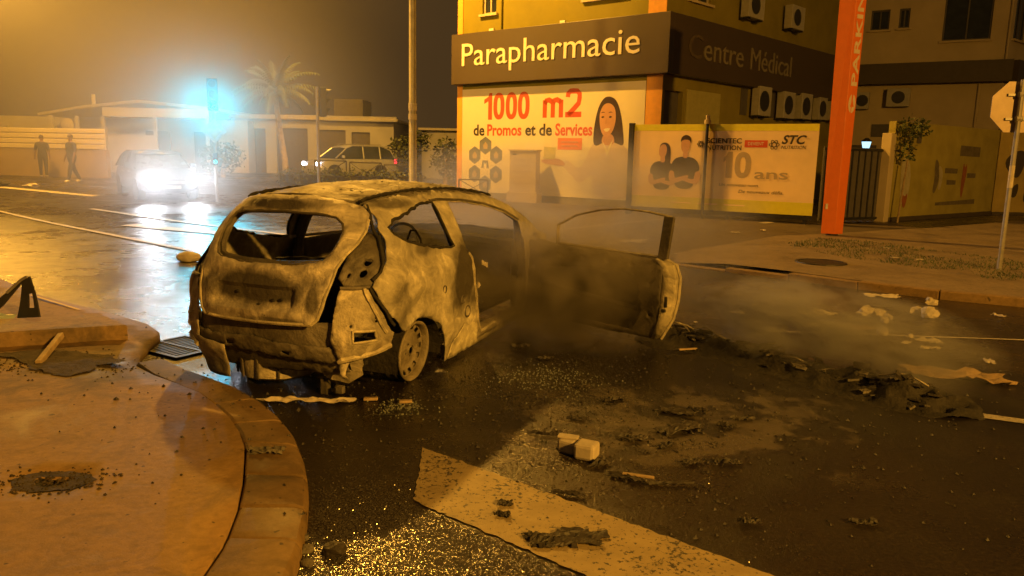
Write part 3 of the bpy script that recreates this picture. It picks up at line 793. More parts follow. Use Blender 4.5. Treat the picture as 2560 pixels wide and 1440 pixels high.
# upper storey dressing for face 1 stays plain; electric cabinet in front of the poster
cb = empty('electric_cabinet', (.38, 28.7, 0), -.40, 'beige steel electric cabinet standing in front of the white poster wall', 'cabinet')
m = MB(); m.box((0, 0, .2), (1.22, .55, .4)); m.build('plinth', M['beige'], cb, bevel=.02)
m = MB(); m.box((0, 0, 1.15), (1.06, .42, 1.5)); m.build('body', M['cabinet'], cb, bevel=.015)
m = MB(); m.box((0, 0, 1.93), (1.14, .5, .06)); m.build('lid', M['cabinet'], cb, bevel=.01)
for k in range(5):
    m = MB()
    for q in range(5): m.box((-.3+q*.15, -.214, .72+k*.22), (.10, .012, .03))
    m.build('louvre', M['p_grey'], cb)
m = MB(); m.box((-.33, -.216, 1.78), (.16, .012, .05)); m.build('plate', M['p_black'], cb)

# ------------------------------------------------------------------ advertising hoarding
HA, HB = Vector((3.67, 23.89)), Vector((8.23, 21.08)); hd = (HB-HA); HL = hd.length
HO = empty('advertising_hoarding', (HA.x, HA.y, 0), atan2(hd.y, hd.x), 'yellow banded advertising hoarding with two people in black shirts printed on it', 'hoarding')
m = MB(); m.bx(0, HL, -.02, .03, .25, 2.74); hp = m.build('sheet', M['p_hoard'], HO)
for z0, z1 in ((.252, .60), (2.55, 2.738)):
    m = MB(); m.bx(.002, HL-.002, -.0235, -.0205, z0, z1); m.build('band_print', M['p_lime'], hp)
m = MB(); m.bx(-.16, -.02, -.08, .08, 0, 2.78); m.build('post', M['dark_steel'], HO)
m = MB(); m.bx(HL*.55, HL*.55+.09, .05, .14, 0, 2.7); m.build('post', M['dark_steel'], HO)
m = MB(); m.bx(HL-.25, HL-.16, .05, .14, 0, 2.7); m.build('post', M['dark_steel'], HO)
m = MB(); m.bx(-.02, 1.5, .02, .06, .1, .25); m.bx(1.5, HL, .02, .06, .12, .25); m.build('skirt', M['dark_steel'], HO)
hfn = lambda a, b, h: (a, h, b)
def hflat(poly, mat, name='print'): return flat(poly, mat, -.026, name, hp)
def htext(t_, x, z, wd, cap, mt, **k): return fit_text(t_, wd, cap, M[mt], hp, (x, -.0345, z), E1, extrude=.0005, **k)
htext('SCIENTEC', 2.28, 2.20, 1.02, .14, 'p_black', bold=.004); htext('NUTRITION', 2.30, 2.01, 1.0, .13, 'p_black', bold=.002)
hflat([(3.38, 2.09), (4.02, 2.09), (4.02, 2.29), (3.38, 2.29)], M['p_red'], 'label_patch'); htext('DEVIENT', 3.48, 2.15, .44, .09, 'poster')
htext('STC', 4.40, 2.20, .66, .23, 'p_black', bold=.010, shear=.3); htext('NUTRITION', 4.40, 2.06, .66, .09, 'p_black', shear=.2)
for cx, r in ((2.10, .10), (4.2, .14)):
    for a in (0, pi/3, 2*pi/3):
        el = [(cx + r*cos(t)*cos(a) - .4*r*sin(t)*sin(a), 2.17 + r*cos(t)*sin(a) + .4*r*sin(t)*cos(a)) for t in [2*pi*k/14 for k in range(14)]]
        m = MB(); m.tube([(x, -.028, z) for x, z in el], .008, 4, closed=True); m.build('atom_print', M['p_black'], hp)
glyph('1', 2.78, 1.22, .30, .74, .17, M['p_grey'], hp, -.0245); glyph('0', 3.14, 1.22, .46, .74, .15, M['p_grey'], hp, -.0245); htext('ans', 3.72, 1.22, .92, .28, 'p_grey', bold=.004)
htext('Un nouveau nom.', 2.72, .98, 1.15, .09, 'p_black', shear=.2); htext('De nouveaux défis.', 3.30, .80, 1.25, .09, 'p_black', shear=.2)
for x_ in (1.3, 2.1, 2.9): hflat([(x_, .42), (x_+.6, .42), (x_+.6, .455), (x_, .455)], M['p_hoard'], 'rule_print')
def printed_person(x, hz, hairlong, sc=1.0):
    z = hz
    T = lambda L: S([(x+a*sc, z+b*sc) for a, b in L])
    if hairlong: hflat(T([(-.13, .05), (-.10, .30), (.08, .36), (.24, .25), (.27, -.05), (.26, -.36), (.02, -.36), (.0, -.05)]), M['p_hair'], 'hair_print')
    hflat(T([(-.42, -.62), (-.36, -.35), (-.18, -.24), (.18, -.24), (.38, -.36), (.46, -.62), (.28, -.72), (.30, -1.14), (-.28, -1.14), (-.26, -.74)]), M['p_black'], 'shirt_print')
    hflat(T([(-.07, -.28), (.09, -.28), (.08, -.08), (-.06, -.08)]), M['p_skin_light'], 'neck_print')
    hflat(T([(-.13, -.02), (-.13, .18), (-.02, .30), (.11, .26), (.14, .08), (.08, -.12), (-.04, -.15)]), M['p_skin_light'], 'face_print')
    if not hairlong: hflat(T([(-.15, .14), (-.14, .30), (.0, .38), (.16, .30), (.16, .10), (.12, .22), (-.08, .24)]), M['p_hair'], 'hair_print')
    hflat(T([(-.44, -.62), (-.46, -.85), (-.36, -1.02), (-.05, -.92), (.14, -.82), (.12, -.74), (-.10, -.80), (-.30, -.86), (-.28, -.66)]), M['p_skin_light'], 'arm_print')
    hflat(T([(.46, -.62), (.48, -.85), (.38, -1.02), (.08, -.95), (-.12, -.86), (-.10, -.78), (.10, -.84), (.32, -.88), (.30, -.66)]), M['p_skin_light'], 'arm_print')
printed_person(.95, 1.88, True, .95); printed_person(1.65, 2.05, False, 1.05)
# free standing pole in front of the hoarding
bp = empty('metal_post', (5.57, 22.60, 0), 0, 'thin dark metal post with a cap in front of the advertising hoarding', 'post')
m = MB(); m.tube([(0, 0, 0), (0, 0, 2.85)], .045, 10); m.build('shaft', M['dark_steel'], bp)
m = MB(); m.box((0, 0, 2.80), (.16, .16, .12)); m.box((0, 0, 2.93), (.1, .1, .14)); m.build('cap', M['cabinet'], bp, bevel=.01)

# ------------------------------------------------------------------ right-hand building behind the totem
B2 = empty('apartment_building', (16.5, 38.5, 0), atan2(-3.5, 6.1), 'beige apartment block with dark canopy band at the right behind the totem', 'building')
BL = 6.25
w2 = [(3.58, 5.5, 7.35, 9.6), (.51, 1.32, 8.0, 8.92), (1.72, 2.17, 8.03, 8.92)]
w = MB(); rect_wall(w, f1, -3.5, BL, 0, 12, w2); w.build('wall', M['beige'], B2)
f3 = lambda a, b, d=0: (BL + a*.35 - d*.93, a*.93 + d*.35, b)
w3 = [(.35, 1.9, 7.35, 9.4)]
w = MB(); rect_wall(w, f3, 0, 8, 0, 12, w3); w.build('wall', M['beige'], B2)
w = MB(); w.add([(-3.5, 0, 12), (BL, 0, 12), f3(8, 12), (-3.5, 8, 12)], [(0, 1, 2, 3)]); w.build('roof', M['beige'], B2)
for h in w2: window_at(f1, h, B2, M['shutter'])
for h in w3: window_at(f3, h, B2, M['shutter'])
m = MB(); m.bx(-3.5, BL+.25, -.6, 0, 5.45, 6.38); m.build('canopy_band', M['dark_band'], B2)
m = MB(); m.prism([(0, 0), (8, 0), (8, .5), (0, .5)], 5.45, 6.38, lambda a, b, h: f3(a+.01, h, -b-.01)); m.build('canopy_band', M['dark_band'], B2)
m = MB(); m.tube([(BL-.05, -.08, 6.4), (BL-.05, -.08, 12)], .05, 8); m.build('downpipe', M['beige'], B2)
m = MB(); m.tube([(5.3, -.08, 0), (5.3, -.08, 5.4)], .05, 8); m.build('downpipe', M['beige'], B2)
for x_, z_, wd, hh in ((1.55, 4.4, 1.0, .85), (.2, 4.3, .6, .8)):
    m = MB(); m.bx(x_, x_+wd, -.45, -.08, z_, z_+hh); u = m.build('ac_unit', M['ac'], B2, bevel=.02)
    m = MB(); m.add([(x_+wd*.5+hh*.34*cos(a), -.456, z_+hh/2+hh*.34*sin(a)) for a in [2*pi*k/16 for k in range(16)]], [tuple(range(16))]); m.build('fan_grille', M['black_plastic'], u)
m = MB(); m.bx(1.0, 2.1, -.05, -.003, 3.0, 3.6); m.build('transom', M['shutter'], B2)
m = MB(); m.bx(-2.6, 1.3, -.06, -.003, 0, 2.6); m.build('garage_door', M['shutter'], B2)

# dark gate between hoarding and wall
gt = empty('metal_gate', (8.75, 21.9, 0), atan2(1.0, 2.2), 'closed black sheet metal gate behind the orange totem', 'gate')
m = MB(); m.bx(0, 2.35, 0, .05, .05, 2.15); m.build('leaf', M['shutter'], gt)
for k in range(9):
    m = MB(); m.bx(.05+k*.255, .10+k*.255, -.02, -.002, .1, 2.1); m.build('rib', M['black_plastic'], gt)
for z in (.08, 2.06):
    m = MB(); m.bx(.0, 2.35, -.045, -.022, z, z+.07); m.build('rail', M['black_plastic'], gt)
# lantern: lit bluish lamp above the gate
lt = empty('wall_lantern', (12.3, 27.2, 0), 0, 'small lit bluish lantern glowing behind the dark gate', 'lantern')
m = MB(); m.tube([(0, 0, 0), (0, 0, 2.15)], .045, 8); m.build('stem', M['dark_steel'], lt)
m = MB(); m.lathe([(.07, 2.15), (.10, 2.17), (.17, 2.46), (.001, 2.46)], 6); m.build('glass', emit('lantern_glow', (.45, .80, 1.0), 1.6), lt)
m = MB(); m.lathe([(.20, 2.465), (.19, 2.49), (.06, 2.58), (.001, 2.60)], 6); m.build('cap', M['dark_steel'], lt)

# green advertising wall on the right
W1, W2 = Vector((11.15, 22.85)), Vector((17.0, 27.3)); wd_ = W2-W1; WL = wd_.length
GW = empty('advertising_wall', (W1.x, W1.y, 0), atan2(wd_.y, wd_.x), 'dim olive green boundary wall with faded painted adverts', 'wall')
M['gw'] = plain('olive_wall', (.34, .29, .07), .85, var=.18, scale=1.4, bump=.2)
M['gw_print'] = plain('faded_print', (.14, .115, .07), .85, var=.25, scale=6)
M['gw_pale'] = plain('pale_print', (.40, .36, .24), .85, var=.15, scale=5)
M['gw_red'] = plain('faded_red', (.28, .09, .03), .85, var=.2)
m = MB(); m.bx(0, WL, 0, .2, .12, 2.95); gw = m.build('wall_face', M['gw'], GW)
m = MB(); m.bx(-.28, -.005, -.06, .24, 0, 2.6); m.build('pillar', M['beige'], GW, bevel=.02)
m = MB(); m.bx(-.02, WL, -.04, -.003, 0, .13); m.build('plinth', M['dark_band'], GW)
def gflat(poly, mat, name='painted_print'): return flat(poly, mat, -.004, name, gw)
gflat([(4.4, 2.02), (5.9, 2.0), (5.9, 2.33), (4.4, 2.36)], M['gw_print'])
gflat(S([(2.75, 1.95), (3.05, 1.7), (3.1, 1.2), (2.9, .8), (2.7, .85), (2.8, 1.3), (2.72, 1.6)]), M['gw_print'])
gflat(S([(2.95, 1.75), (3.35, 1.55), (3.3, .95), (3.05, .9), (3.12, 1.3)]), M['gw_pale'])
gflat(S([(4.75, 1.85), (4.9, 1.6), (5.0, 1.85), (5.05, 1.5), (4.95, 1.0), (4.85, .55), (4.7, .9), (4.72, 1.4)]), M['gw_red'])
gflat([(3.45, 1.45), (4.35, 1.44), (4.35, 1.60), (3.45, 1.62)], M['gw_print']); gflat([(3.65, 1.08), (4.3, 1.08), (4.3, 1.22), (3.65, 1.24)], M['gw_print'])
gflat([(5.1, 1.3), (5.75, 1.3), (5.75, 1.45), (5.1, 1.46)], M['gw_print'])
gflat([(3.0, .42), (5.9, .42), (5.9, .58), (3.0, .52)], M['gw_print'])
gflat(S([(.55, 1.9), (1.0, 1.9), (1.25, 1.3), (1.1, .5), (.7, .5), (.6, 1.1)]), M['gw_pale'])
gflat(S([(.75, .9), (.95, .7), (1.15, .9), (1.05, .4), (.85, .4)]), M['gw_red'])
m = MB(); m.bx(1.35, 1.6, -.03, .2, 2.35, 3.0); m.build('bracket', M['shutter'], GW)
W3, W4 = W2, Vector((22.5, 27.2))
gb = empty('yellow_panel_wall', (W3.x+.02, W3.y-.02, 0), atan2(-.1, 5.5), 'dim yellow wall panel with a black bird emblem behind the stop sign', 'wall')
m = MB(); m.bx(0, 6, 0, .2, .1, 3.1); g3 = m.build('wall_face', plain('ochre_wall', (.42, .32, .10), .85, var=.2, scale=1.2), gb)
m = MB(); m.bx(0, 6, -.04, -.003, 0, .11); m.build('plinth', M['dark_band'], gb)
for poly in ([(.15, 1.9), (.75, 2.35), (1.0, 2.1), (.85, 1.35), (.6, 1.3)], [(1.15, 2.1), (1.9, 1.8), (1.5, 1.1), (1.2, .45), (1.0, .5), (1.15, 1.3)], [(.45, .75), (.85, 1.25), (.8, .55)]):
    flat(S(poly), M['p_black'], -.004, 'emblem_print', g3)
# ivy on the left end of the green wall
def leaf_mass(name, mat, blobs, n, size, parent=None, seed=1, droop=0.0):
    rng = random.Random(seed); m = MB()
    tot = sum(b[3]*b[4]*b[5] for b in blobs)
    for b in blobs:
        k = int(n*b[3]*b[4]*b[5]/tot)
        for _ in range(k):
            d = Vector((rng.gauss(0, 1), rng.gauss(0, 1), rng.gauss(0, 1))).normalized() * (rng.random()**.45)
            p = Vector((b[0]+d.x*b[3], b[1]+d.y*b[4], b[2]+d.z*b[5]))
            if noise.noise(p*2.2/ max(.3, max(b[3:6]))) < -.18: continue
            u = Vector((rng.gauss(0, 1), rng.gauss(0, 1), rng.gauss(0, .6)-droop)).normalized(); v = u.cross(Vector((rng.gauss(0,1), rng.gauss(0,1), rng.gauss(0,1)))).normalized()
            s = size*rng.uniform(.6, 1.4)
            m.add([p, p+u*s*.5+v*s*.28, p+u*s, p+u*s*.5-v*s*.28], [(0, 1, 2, 3)])
    return m.build(name, mat, parent, fix=False)
M['leaf'] = plain('leaf', (.06, .075, .022), .6, var=.45, scale=3)
M['leaf_teal'] = plain('palm_leaf', (.045, .065, .03), .55, var=.4, scale=3)
iv = empty('climbing_plant', (11.3, 22.7, 0), 0, 'dark climbing plant hanging over the left end of the olive wall', 'plant')
leaf_mass('foliage', M['leaf'], [(.3, -.05, 2.75, .5, .3, .35), (.15, -.1, 2.2, .25, .2, .5), (.6, .3, 2.85, .3, .25, .15)], 480, .13, iv, 4)
m = MB(); m.tube([(.05, -.12, 0), (.12, -.12, 1.2), (.2, -.1, 2.3)], [.03, .025, .015], 6); m.build('stem', M['wood'], iv)

# ------------------------------------------------------------------ PARKING totem
TT = empty('parking_totem', (7.16, 17.0, 0), 0, 'tall orange red parking totem with white lettering up its side', 'totem')
M['totem'] = plain('totem_orange', (.66, .15, .018), .45, var=.05)
def totem_pt(u, z):   # u 0..3 : left edge, front corner, right edge (world-facing corners)
    t = (z-.14)/5.0; wl = lerp(t, [0, 1], [.27, .33]); wr = lerp(t, [0, 1], [.24, .30])
    return {0: (-wl, .06), 1: (.0, -.06), 2: (wr*.93, .06), 3: (.0, .30)}[u]
m = MB(); zs = [.14, 6.6]
vs_ = [(*totem_pt(u, z), z) for z in zs for u in range(4)]
m.add(vs_, [(0, 1, 5, 4), (1, 2, 6, 5), (2, 3, 7, 6), (3, 0, 4, 7), (3, 2, 1, 0), (4, 5, 6, 7)])
tb = m.build('column', M['totem'], TT, bevel=.01)
m = MB(); m.tube([(-.0, .12, 0), (-.0, .12, .16)], .13, 12); m.build('foot', M['dark_steel'], TT)
a, b = Vector((*totem_pt(1, 2.7), 2.7)), Vector((*totem_pt(2, 2.7), 2.7)); ru = (b-a).normalized()
a2 = Vector((*totem_pt(1, 5.5), 5.5)); upv = (a2-a).normalized(); nrm = ru.cross(upv).normalized()
# lettering reads upwards: text right = up, text up = -ru
M['totem_white'] = plain('totem_lettering', (.62, .50, .40), .5, var=.05)
base = a + ru*.225 + nrm*.006
fit_text('PARKING', 2.35, .17, M['totem_white'], tb, base + upv*.65, (upv, -ru), extrude=.003, bold=.006)
cc = a + ru*.14 + upv*.28 + nrm*.004
ring = [cc + (ru*cos(t)*.105 + upv*sin(t)*.20) for t in [2*pi*k/24 for k in range(24)]]
m = MB(); m.add(ring, [tuple(range(24))]); m.build('arrow_disc', M['totem_white'], tb)
tri = [cc + nrm*.003 + q for q in (ru*-.05+upv*-.07, ru*.06+upv*-.07, upv*.11)]
m = MB(); m.add(tri, [(0, 1, 2)]); m.build('arrow_mark', M['totem'], tb)
m = MB(); p_ = Vector((*totem_pt(0, .75), .75)); m.box(p_ + Vector((.07, -.045, 0)), (.05, .006, .12)); m.build('sticker', M['paper'], TT)

# stop sign seen from behind, on its pole
ST = empty('stop_sign', (7.66, 11.9, .1), radians(-4), 'octagonal stop sign seen from its grey back, on a tall grey pole', 'road sign')
m = MB(); m.tube([(0, 0, 0), (0, 0, 2.9)], .036, 10); m.build('pole', M['galv'], ST)
oc = [(.41*cos(pi/8+pi/4*k), .41*sin(pi/8+pi/4*k)) for k in range(8)]
m = MB(); m.prism(oc, .075, .09, lambda a, b, h: (a, h, b+2.50)); m.build('plate', plain('sign_back', (.36, .28, .21), .5, .3, var=.12), ST)
for z in (2.32, 2.68):
    m = MB(); m.box((0, .055, z), (.34, .03, .035)); m.tube([(-.045, 0, z), (.045, 0, z)], .046, 8); m.build('clamp', M['galv'], ST)
m = MB(); m.tube([(0, 0, 1.28), (0, 0, 1.62)], .0385, 10, cap=False); m.build('reflective_sleeve', M['paper'], ST)
# ------------------------------------------------------------------ street lamps
M['lamp_glass'] = emit('lamp_lens', (1.0, .62, .2), 30.0)
def street_lamp(base, key, label, arm_from_top=True):
    p = Vector(LAMPS[key][0]); bz = hgt(*base[:2]); b = Vector((base[0], base[1], bz))
    t = empty('street_lamp', b, 0, label, 'street lamp', 'sodium street lamps'); H = p.z - bz
    m = MB(); m.tube([(0, 0, 0), (0, 0, .5), (0, 0, .52), (0, 0, H*.5), (0, 0, H-.4)], [.155, .15, .135, .115, .08], 14); m.build('pole', M['galv'], t, smooth=True)
    d = Vector((p.x-b.x, p.y-b.y, 0)); u = d.normalized()
    m = MB(); m.tube([(0, 0, H-.45), u*.25+Vector((0,0,H-.1)), u*.7+Vector((0,0,H+.12)), d*.86+Vector((0,0,H+.16))], [.07, .06, .05, .045], 10); m.build('arm', M['galv'], t, smooth=True)
    rot = Matrix.Rotation(atan2(d.y, d.x), 3, 'Z')
    m = MB(); m.box(d+Vector((0,0,H+.20)), (.8, .32, .13), rot); hd_ = m.build('lamp_head', M['galv'], t, bevel=.04)
    m = MB(); m.box(d+Vector((0,0,H+.115)), (.5, .22, .03), rot); m.build('lens', M['lamp_glass'], hd_)
    lo = street_light(key); lo.name = 'lamp_light'; lo.parent = t; lo.matrix_parent_inverse = Matrix.Identity(4); lo.location = p - b
    return t
sl = street_lamp((-3.50, 26.5), 'mast', 'tall grey street lamp mast left of the pharmacy building')
m = MB(); m.tube([(0, 0, 2.75), (0, 0, 2.95)], .142, 14, cap=False); m.build('sticker', M['paper'], sl)
m = MB(); m.tube([(0, 0, 3.05), (0, 0, 3.30)], .140, 14, cap=False); m.build('sticker', M['paper'], sl)
street_lamp((-19.6, 26.6), 'left', 'sodium street lamp out of frame above the corrugated fence')
street_lamp((15.0, -11.9), 'rear', 'sodium street lamp behind the viewer lighting the wreck')

# ------------------------------------------------------------------ corrugated fence and wall at the left
FA, FB = Vector((-29.5, 35.4)), Vector((-17.45, 33.0)); fd = FB-FA; FL = fd.length; fz = .42
M['fence_sheet'] = plain('fence_sheet', (.66, .58, .42), .45, .1, var=.1, scale=.9)
M['tan_wall'] = plain('tan_wall', (.32, .24, .15), .85, var=.15, scale=.9)
FE = empty('sheet_metal_fence', (FA.x, FA.y, fz), atan2(fd.y, fd.x), 'pale horizontal sheet metal fence on a tan wall behind the two walkers', 'fence')
m = MB(); m.bx(0, FL, .0, .2, -.4, 1.18); m.build('wall', M['tan_wall'], FE)
for k in range(4):
    z0 = 1.19+k*.225
    m = MB(); m.prism([(.0, z0), (-.05, z0+.03), (-.05, z0+.17), (0, z0+.205), (.02, z0+.205), (.02, z0)], 0, FL, lambda a, b, h: (h, a, b)); m.build('sheet', M['fence_sheet'], FE)
for k in range(6):
    m = MB(); m.bx(k*FL/5-.04, k*FL/5+.04, .03, .11, 1.18, 2.15); m.build('post', M['galv'], FE)

# ------------------------------------------------------------------ veranda house
VH = empty('veranda_house', (-26, 42, .42), 0, 'low white veranda house with sloping roof behind the sheet fence', 'house')
M['veranda_wall'] = plain('veranda_wall', (.50, .47, .44), .85, var=.12, scale=.6)
m = MB(); m.bx(-4, 10.5, 3.0, 6, 0, 3.0); m.build('wall', M['veranda_wall'], VH)
m = MB(); m.prism([(.4, 3.05), (2.9, 3.5), (5.8, 3.85), (9.6, 3.55), (9.6, 3.4), (5.8, 3.7), (2.9, 3.36), (.4, 2.92)], -.3, 6.2, lambda a, b, h: (a, h, b)); m.build('roof', M['roof_sheet'], VH)
m = MB(); m.bx(3.9, 9.6, -.34, -.304, 2.95, 3.42); m.build('fascia', M['veranda_wall'], VH)
for x in (1.0, 2.4, 3.8, 6.6, 9.4):
    m = MB(); m.bx(x-.08, x+.08, -.2, -.04, 0, 2.95); m.build('column', M['veranda_wall'], VH)
for x0, x1, z0, z1 in ((4.0, 6.6, 0, 2.0), ):
    m = MB(); m.bx(x0, x1, -.12, -.02, z0, z1); m.build('parapet', M['veranda_wall'], VH)
for x0 in (4.6, 7.4):
    m = MB(); m.bx(x0, x0+1.4, 2.93, 2.997, 0, 2.3); m.build('shutter', M['shutter'], VH)
m = MB(); m.tube([(3.3, .0, 3.4), (3.3, 0, 4.1)], .1, 8); m.build('vent_pipe', M['veranda_wall'], VH)
m = MB(); m.lathe([(.001, 0), (.25, .05), (.38, .16)], 14, (1.9, -.4, 2.45), 'Y'); m.build('satellite_dish', M['paper'], VH)

# ------------------------------------------------------------------ white garage row
GR = empty('garage_building', (-16.8, 46, .42), 0, 'low white garage building with dark openings behind the silver car', 'garage')
fg = lambda a, b, d=0: (a, d, b)
gh = [(2.65, 4.5, 0, 2.65), (5.15, 6.75, 0, 2.6), (7.1, 8.2, 1.55, 2.5), (.6, 2.0, 0, 2.6)]
w = MB(); rect_wall(w, fg, 0, 9.6, -.4, 3.15, gh); w.build('wall', M['white_wall'], GR)
w = MB(); w.add([(9.6, 0, -.4), (9.6, 7, -.4), (9.6, 7, 3.15), (9.6, 0, 3.15)], [(0, 1, 2, 3)]); w.build('wall', M['white_wall'], GR); w = MB(); w.add([(0, 0, -.4), (0, 7, -.4), (0, 7, 3.15), (0, 0, 3.15)], [(0, 1, 2, 3)]); w.build('wall', M['white_wall'], GR)
for h in gh:
    m = MB(); m.bx(h[0], h[1], .2, .26, h[2]-.0, h[3]); m.build('roller_door', M['shutter'], GR)
m = MB(); m.prism([(0, 3.15), (9.9, 3.15), (9.9, 3.28), (5.6, 3.42), (0, 3.38)], -.45, 7, lambda a, b, h: (a, h, b)); m.build('roof', M['roof_sheet'], GR)
m = MB(); m.bx(5.6, 9.85, -.50, -.455, 3.12, 3.40); m.build('gutter_board', M['white_wall'], GR)
for k in range(5):
    m = MB(); m.bx(5.75+k*.82, 6.45+k*.82, -.506, -.503, 3.2, 3.3); m.build('faded_panel', M['roof_sheet'], GR)
m = MB(); m.bx(5.4, 7.2, 3, 6, 3.4, 4.6); m.build('roof_hut', M['shutter'], GR)
# small pale outbuilding at the right of the garage
ob = empty('outbuilding', (-5.9, 49, .3), 0, 'small dim pale outbuilding between the shrubs and the pharmacy', 'outbuilding')
m = MB(); m.bx(0, 5.5, 0, 4, -.3, 2.9); m.build('wall', M['white_wall'], ob)
m = MB(); m.bx(-.2, 5.7, -.3, 4.2, 2.91, 3.05); m.build('roof', M['roof_sheet'], ob)

# ------------------------------------------------------------------ plants
def tree(name, label, loc, blobs, n, size, trunk, mat, seed, group=None):
    t = empty(name, loc, 0, label, 'tree' if 'tree' in name or 'palm' in name else 'shrub', group)
    m = MB(); m.tube(trunk, [.13-.08*i/(len(trunk)-1) for i in range(len(trunk))], 8); m.build('trunk', M['wood'], t, smooth=True)
    leaf_mass('crown', mat, blobs, n, size, t, seed); return t
tree('shrub', 'dark leafy shrub at the right end of the garage', (-5.4, 40.5, .3), [(-.4, 0, 1.5, .9, .8, .9), (.3, .2, 2.1, .7, .6, .6)], 1300, .2, [(0, 0, 0), (0, 0, .8), (.1, 0, 1.5)], M['leaf'], 11)
tree('shrub', 'dim shrub close to the left edge of the pharmacy', (-3.4, 38.0, .2), [(0, 0, 1.4, .8, .8, 1.0), (.5, .1, .8, .6, .6, .7)], 1100, .2, [(0, 0, 0), (0, 0, .8), (.05, 0, 1.4)], M['leaf'], 12)
tree('shrub', 'low shrub behind the dark car on the verge', (-14.0, 37.0, .4), [(0, 0, .9, 1.2, .8, .8)], 900, .2, [(0, 0, 0), (0, 0, .5), (.05, 0, .9)], M['leaf'], 13)
# palm with hanging fronds
PM = empty('palm_tree', (-9.15, 31.0, .38), 0, 'drooping palm tree with a thin leaning trunk beside the green signal', 'tree')
m = MB(); m.tube([(0, 0, -.3), (-.08, 0, 1.0), (-.22, 0, 2.0), (-.34, 0, 3.0), (-.36, 0, 3.6)], [.14, .12, .11, .10, .09], 10); m.build('trunk', plain('palm_trunk', (.30, .25, .18), .8, var=.3, scale=9), PM, smooth=True)
rng = random.Random(5)
for k in range(36):
    a = 2*pi*k/36 + rng.uniform(-.15, .15); el = rng.uniform(.2, 1.35); L_ = rng.uniform(1.4, 2.2)
    m = MB(); pts = []
    p = Vector((-.36, 0, 3.55)); d = Vector((cos(a)*cos(el), sin(a)*cos(el), sin(el)))
    for q in range(10):
        pts.append(p.copy()); p = p + d*L_/9; d = (d + Vector((0, 0, -.19))).normalized()
    m.tube(pts, [.02-.0016*i for i in range(10)], 4)
    for q in range(1, 10):
        t = (pts[q]-pts[q-1]).normalized(); s = t.cross(Vector((0, 0, 1)))
        s = s.normalized() if s.length > .05 else Vector((1, 0, 0))
        for sg in (-1, 1):
            for e in (0, .5):
                b0 = pts[q-1].lerp(pts[q], e); ln = .42*(1-abs(q-4.5)/7)
                tip = b0 + s*sg*ln*.7 + t*ln*.35 + Vector((0, 0, -ln*.55))
                m.add([b0-t*.035, b0+t*.05, tip], [(0, 1, 2)])
    m.build('frond', M['leaf_teal'], PM, fix=False)

# ------------------------------------------------------------------ traffic signals
M['sig_body'] = plain('signal_housing', (.03, .035, .04), .5, var=.2)
M['lens_off'] = plain('lens_off', (.05, .03, .02), .25)
M['green_lit'] = emit('green_lens', (.0, .80, .86), 70.0)
M['amber_off'] = plain('amber_off', (.09, .05, .01), .25); M['red_off'] = plain('red_off', (.08, .01, .01), .25)
def signal(loc, rz, label, lit, top=3.75, group='traffic signals'):
    t = empty('traffic_signal', (loc[0], loc[1], hgt(loc[0], loc[1])), rz, label, 'traffic light', group)
    H = top
    m = MB(); m.tube([(0, 0, 0), (0, 0, H)], .05, 10); m.build('pole', M['galv'], t, smooth=True)
    hd_ = MB(); hd_.box((0, -.17, H-.47), (.30, .2, .92)); hb = hd_.build('housing', M['sig_body'], t, bevel=.03)
    for k, (nm, mt) in enumerate((('red_off', 'red_off'), ('amber_off', 'amber_off'), ('green', 'green_lit' if lit else 'lens_off'))):
        z = H-.17-.30*k
        m = MB(); m.lathe([(.001, -.295), (.06, -.292), (.10, -.275)], 18, (0, 0, z), 'Y'); m.build('lens', M[mt], hb, smooth=True)
        v = MB()
        for i in range(15):
            a0, a1 = radians(-20+220*i/15), radians(-20+220*(i+1)/15)
            v.add([(.115*cos(a0), -.27, z+.115*sin(a0)), (.115*cos(a1), -.27, z+.115*sin(a1)), (.115*cos(a1), -.27-.20*max(.3, sin(a1)), z+.115*sin(a1)), (.115*cos(a0), -.27-.20*max(.3, sin(a0)), z+.115*sin(a0))], [(0, 1, 2, 3)])
        v.build('visor', M['sig_body'], hb, fix=False)
    return t
g1 = signal((-8.97, 23.15), .33, 'lit green traffic signal with a diamond priority sign below it', True, 3.62)
m = MB(); m.prism([(-.36, 0), (0, -.36), (.36, 0), (0, .36)], -.085, -.07, lambda a, b, h: (a, h, b+2.10)); ds = m.build('priority_sign', M['paper'], g1)
m = MB(); m.prism([(-.22, 0), (0, -.22), (.22, 0), (0, .22)], -.0895, -.0875, lambda a, b, h: (a, h, b+2.10)); m.build('yellow_centre', plain('sign_yellow', (.55, .36, .05), .5), ds)
m = MB(); m.box((0, -.12, 1.28), (.14, .14, .36)); rp = m.build('repeater', M['sig_body'], g1, bevel=.02)
m = MB(); m.lathe([(.001, -.197), (.035, -.192)], 12, (0, 0, 1.20), 'Y'); m.build('lens', M['green_lit'], rp)
ld = bpy.data.lights.new('green_signal_light', 'SPOT'); ld.energy = 1500; ld.color = (.0, .66, .95); ld.shadow_soft_size = .1; ld.spot_size = radians(165); ld.spot_blend = 1
lo = bpy.data.objects.new('green_signal_light', ld); COL.objects.link(lo); lo.parent = g1; lo.location = (0, -.36, 2.85); lo.rotation_euler = (radians(-90), 0, 0)
signal((-6.35, 25.0), radians(115), 'dark traffic signal head seen from the side on a thin pole', False, 3.6)

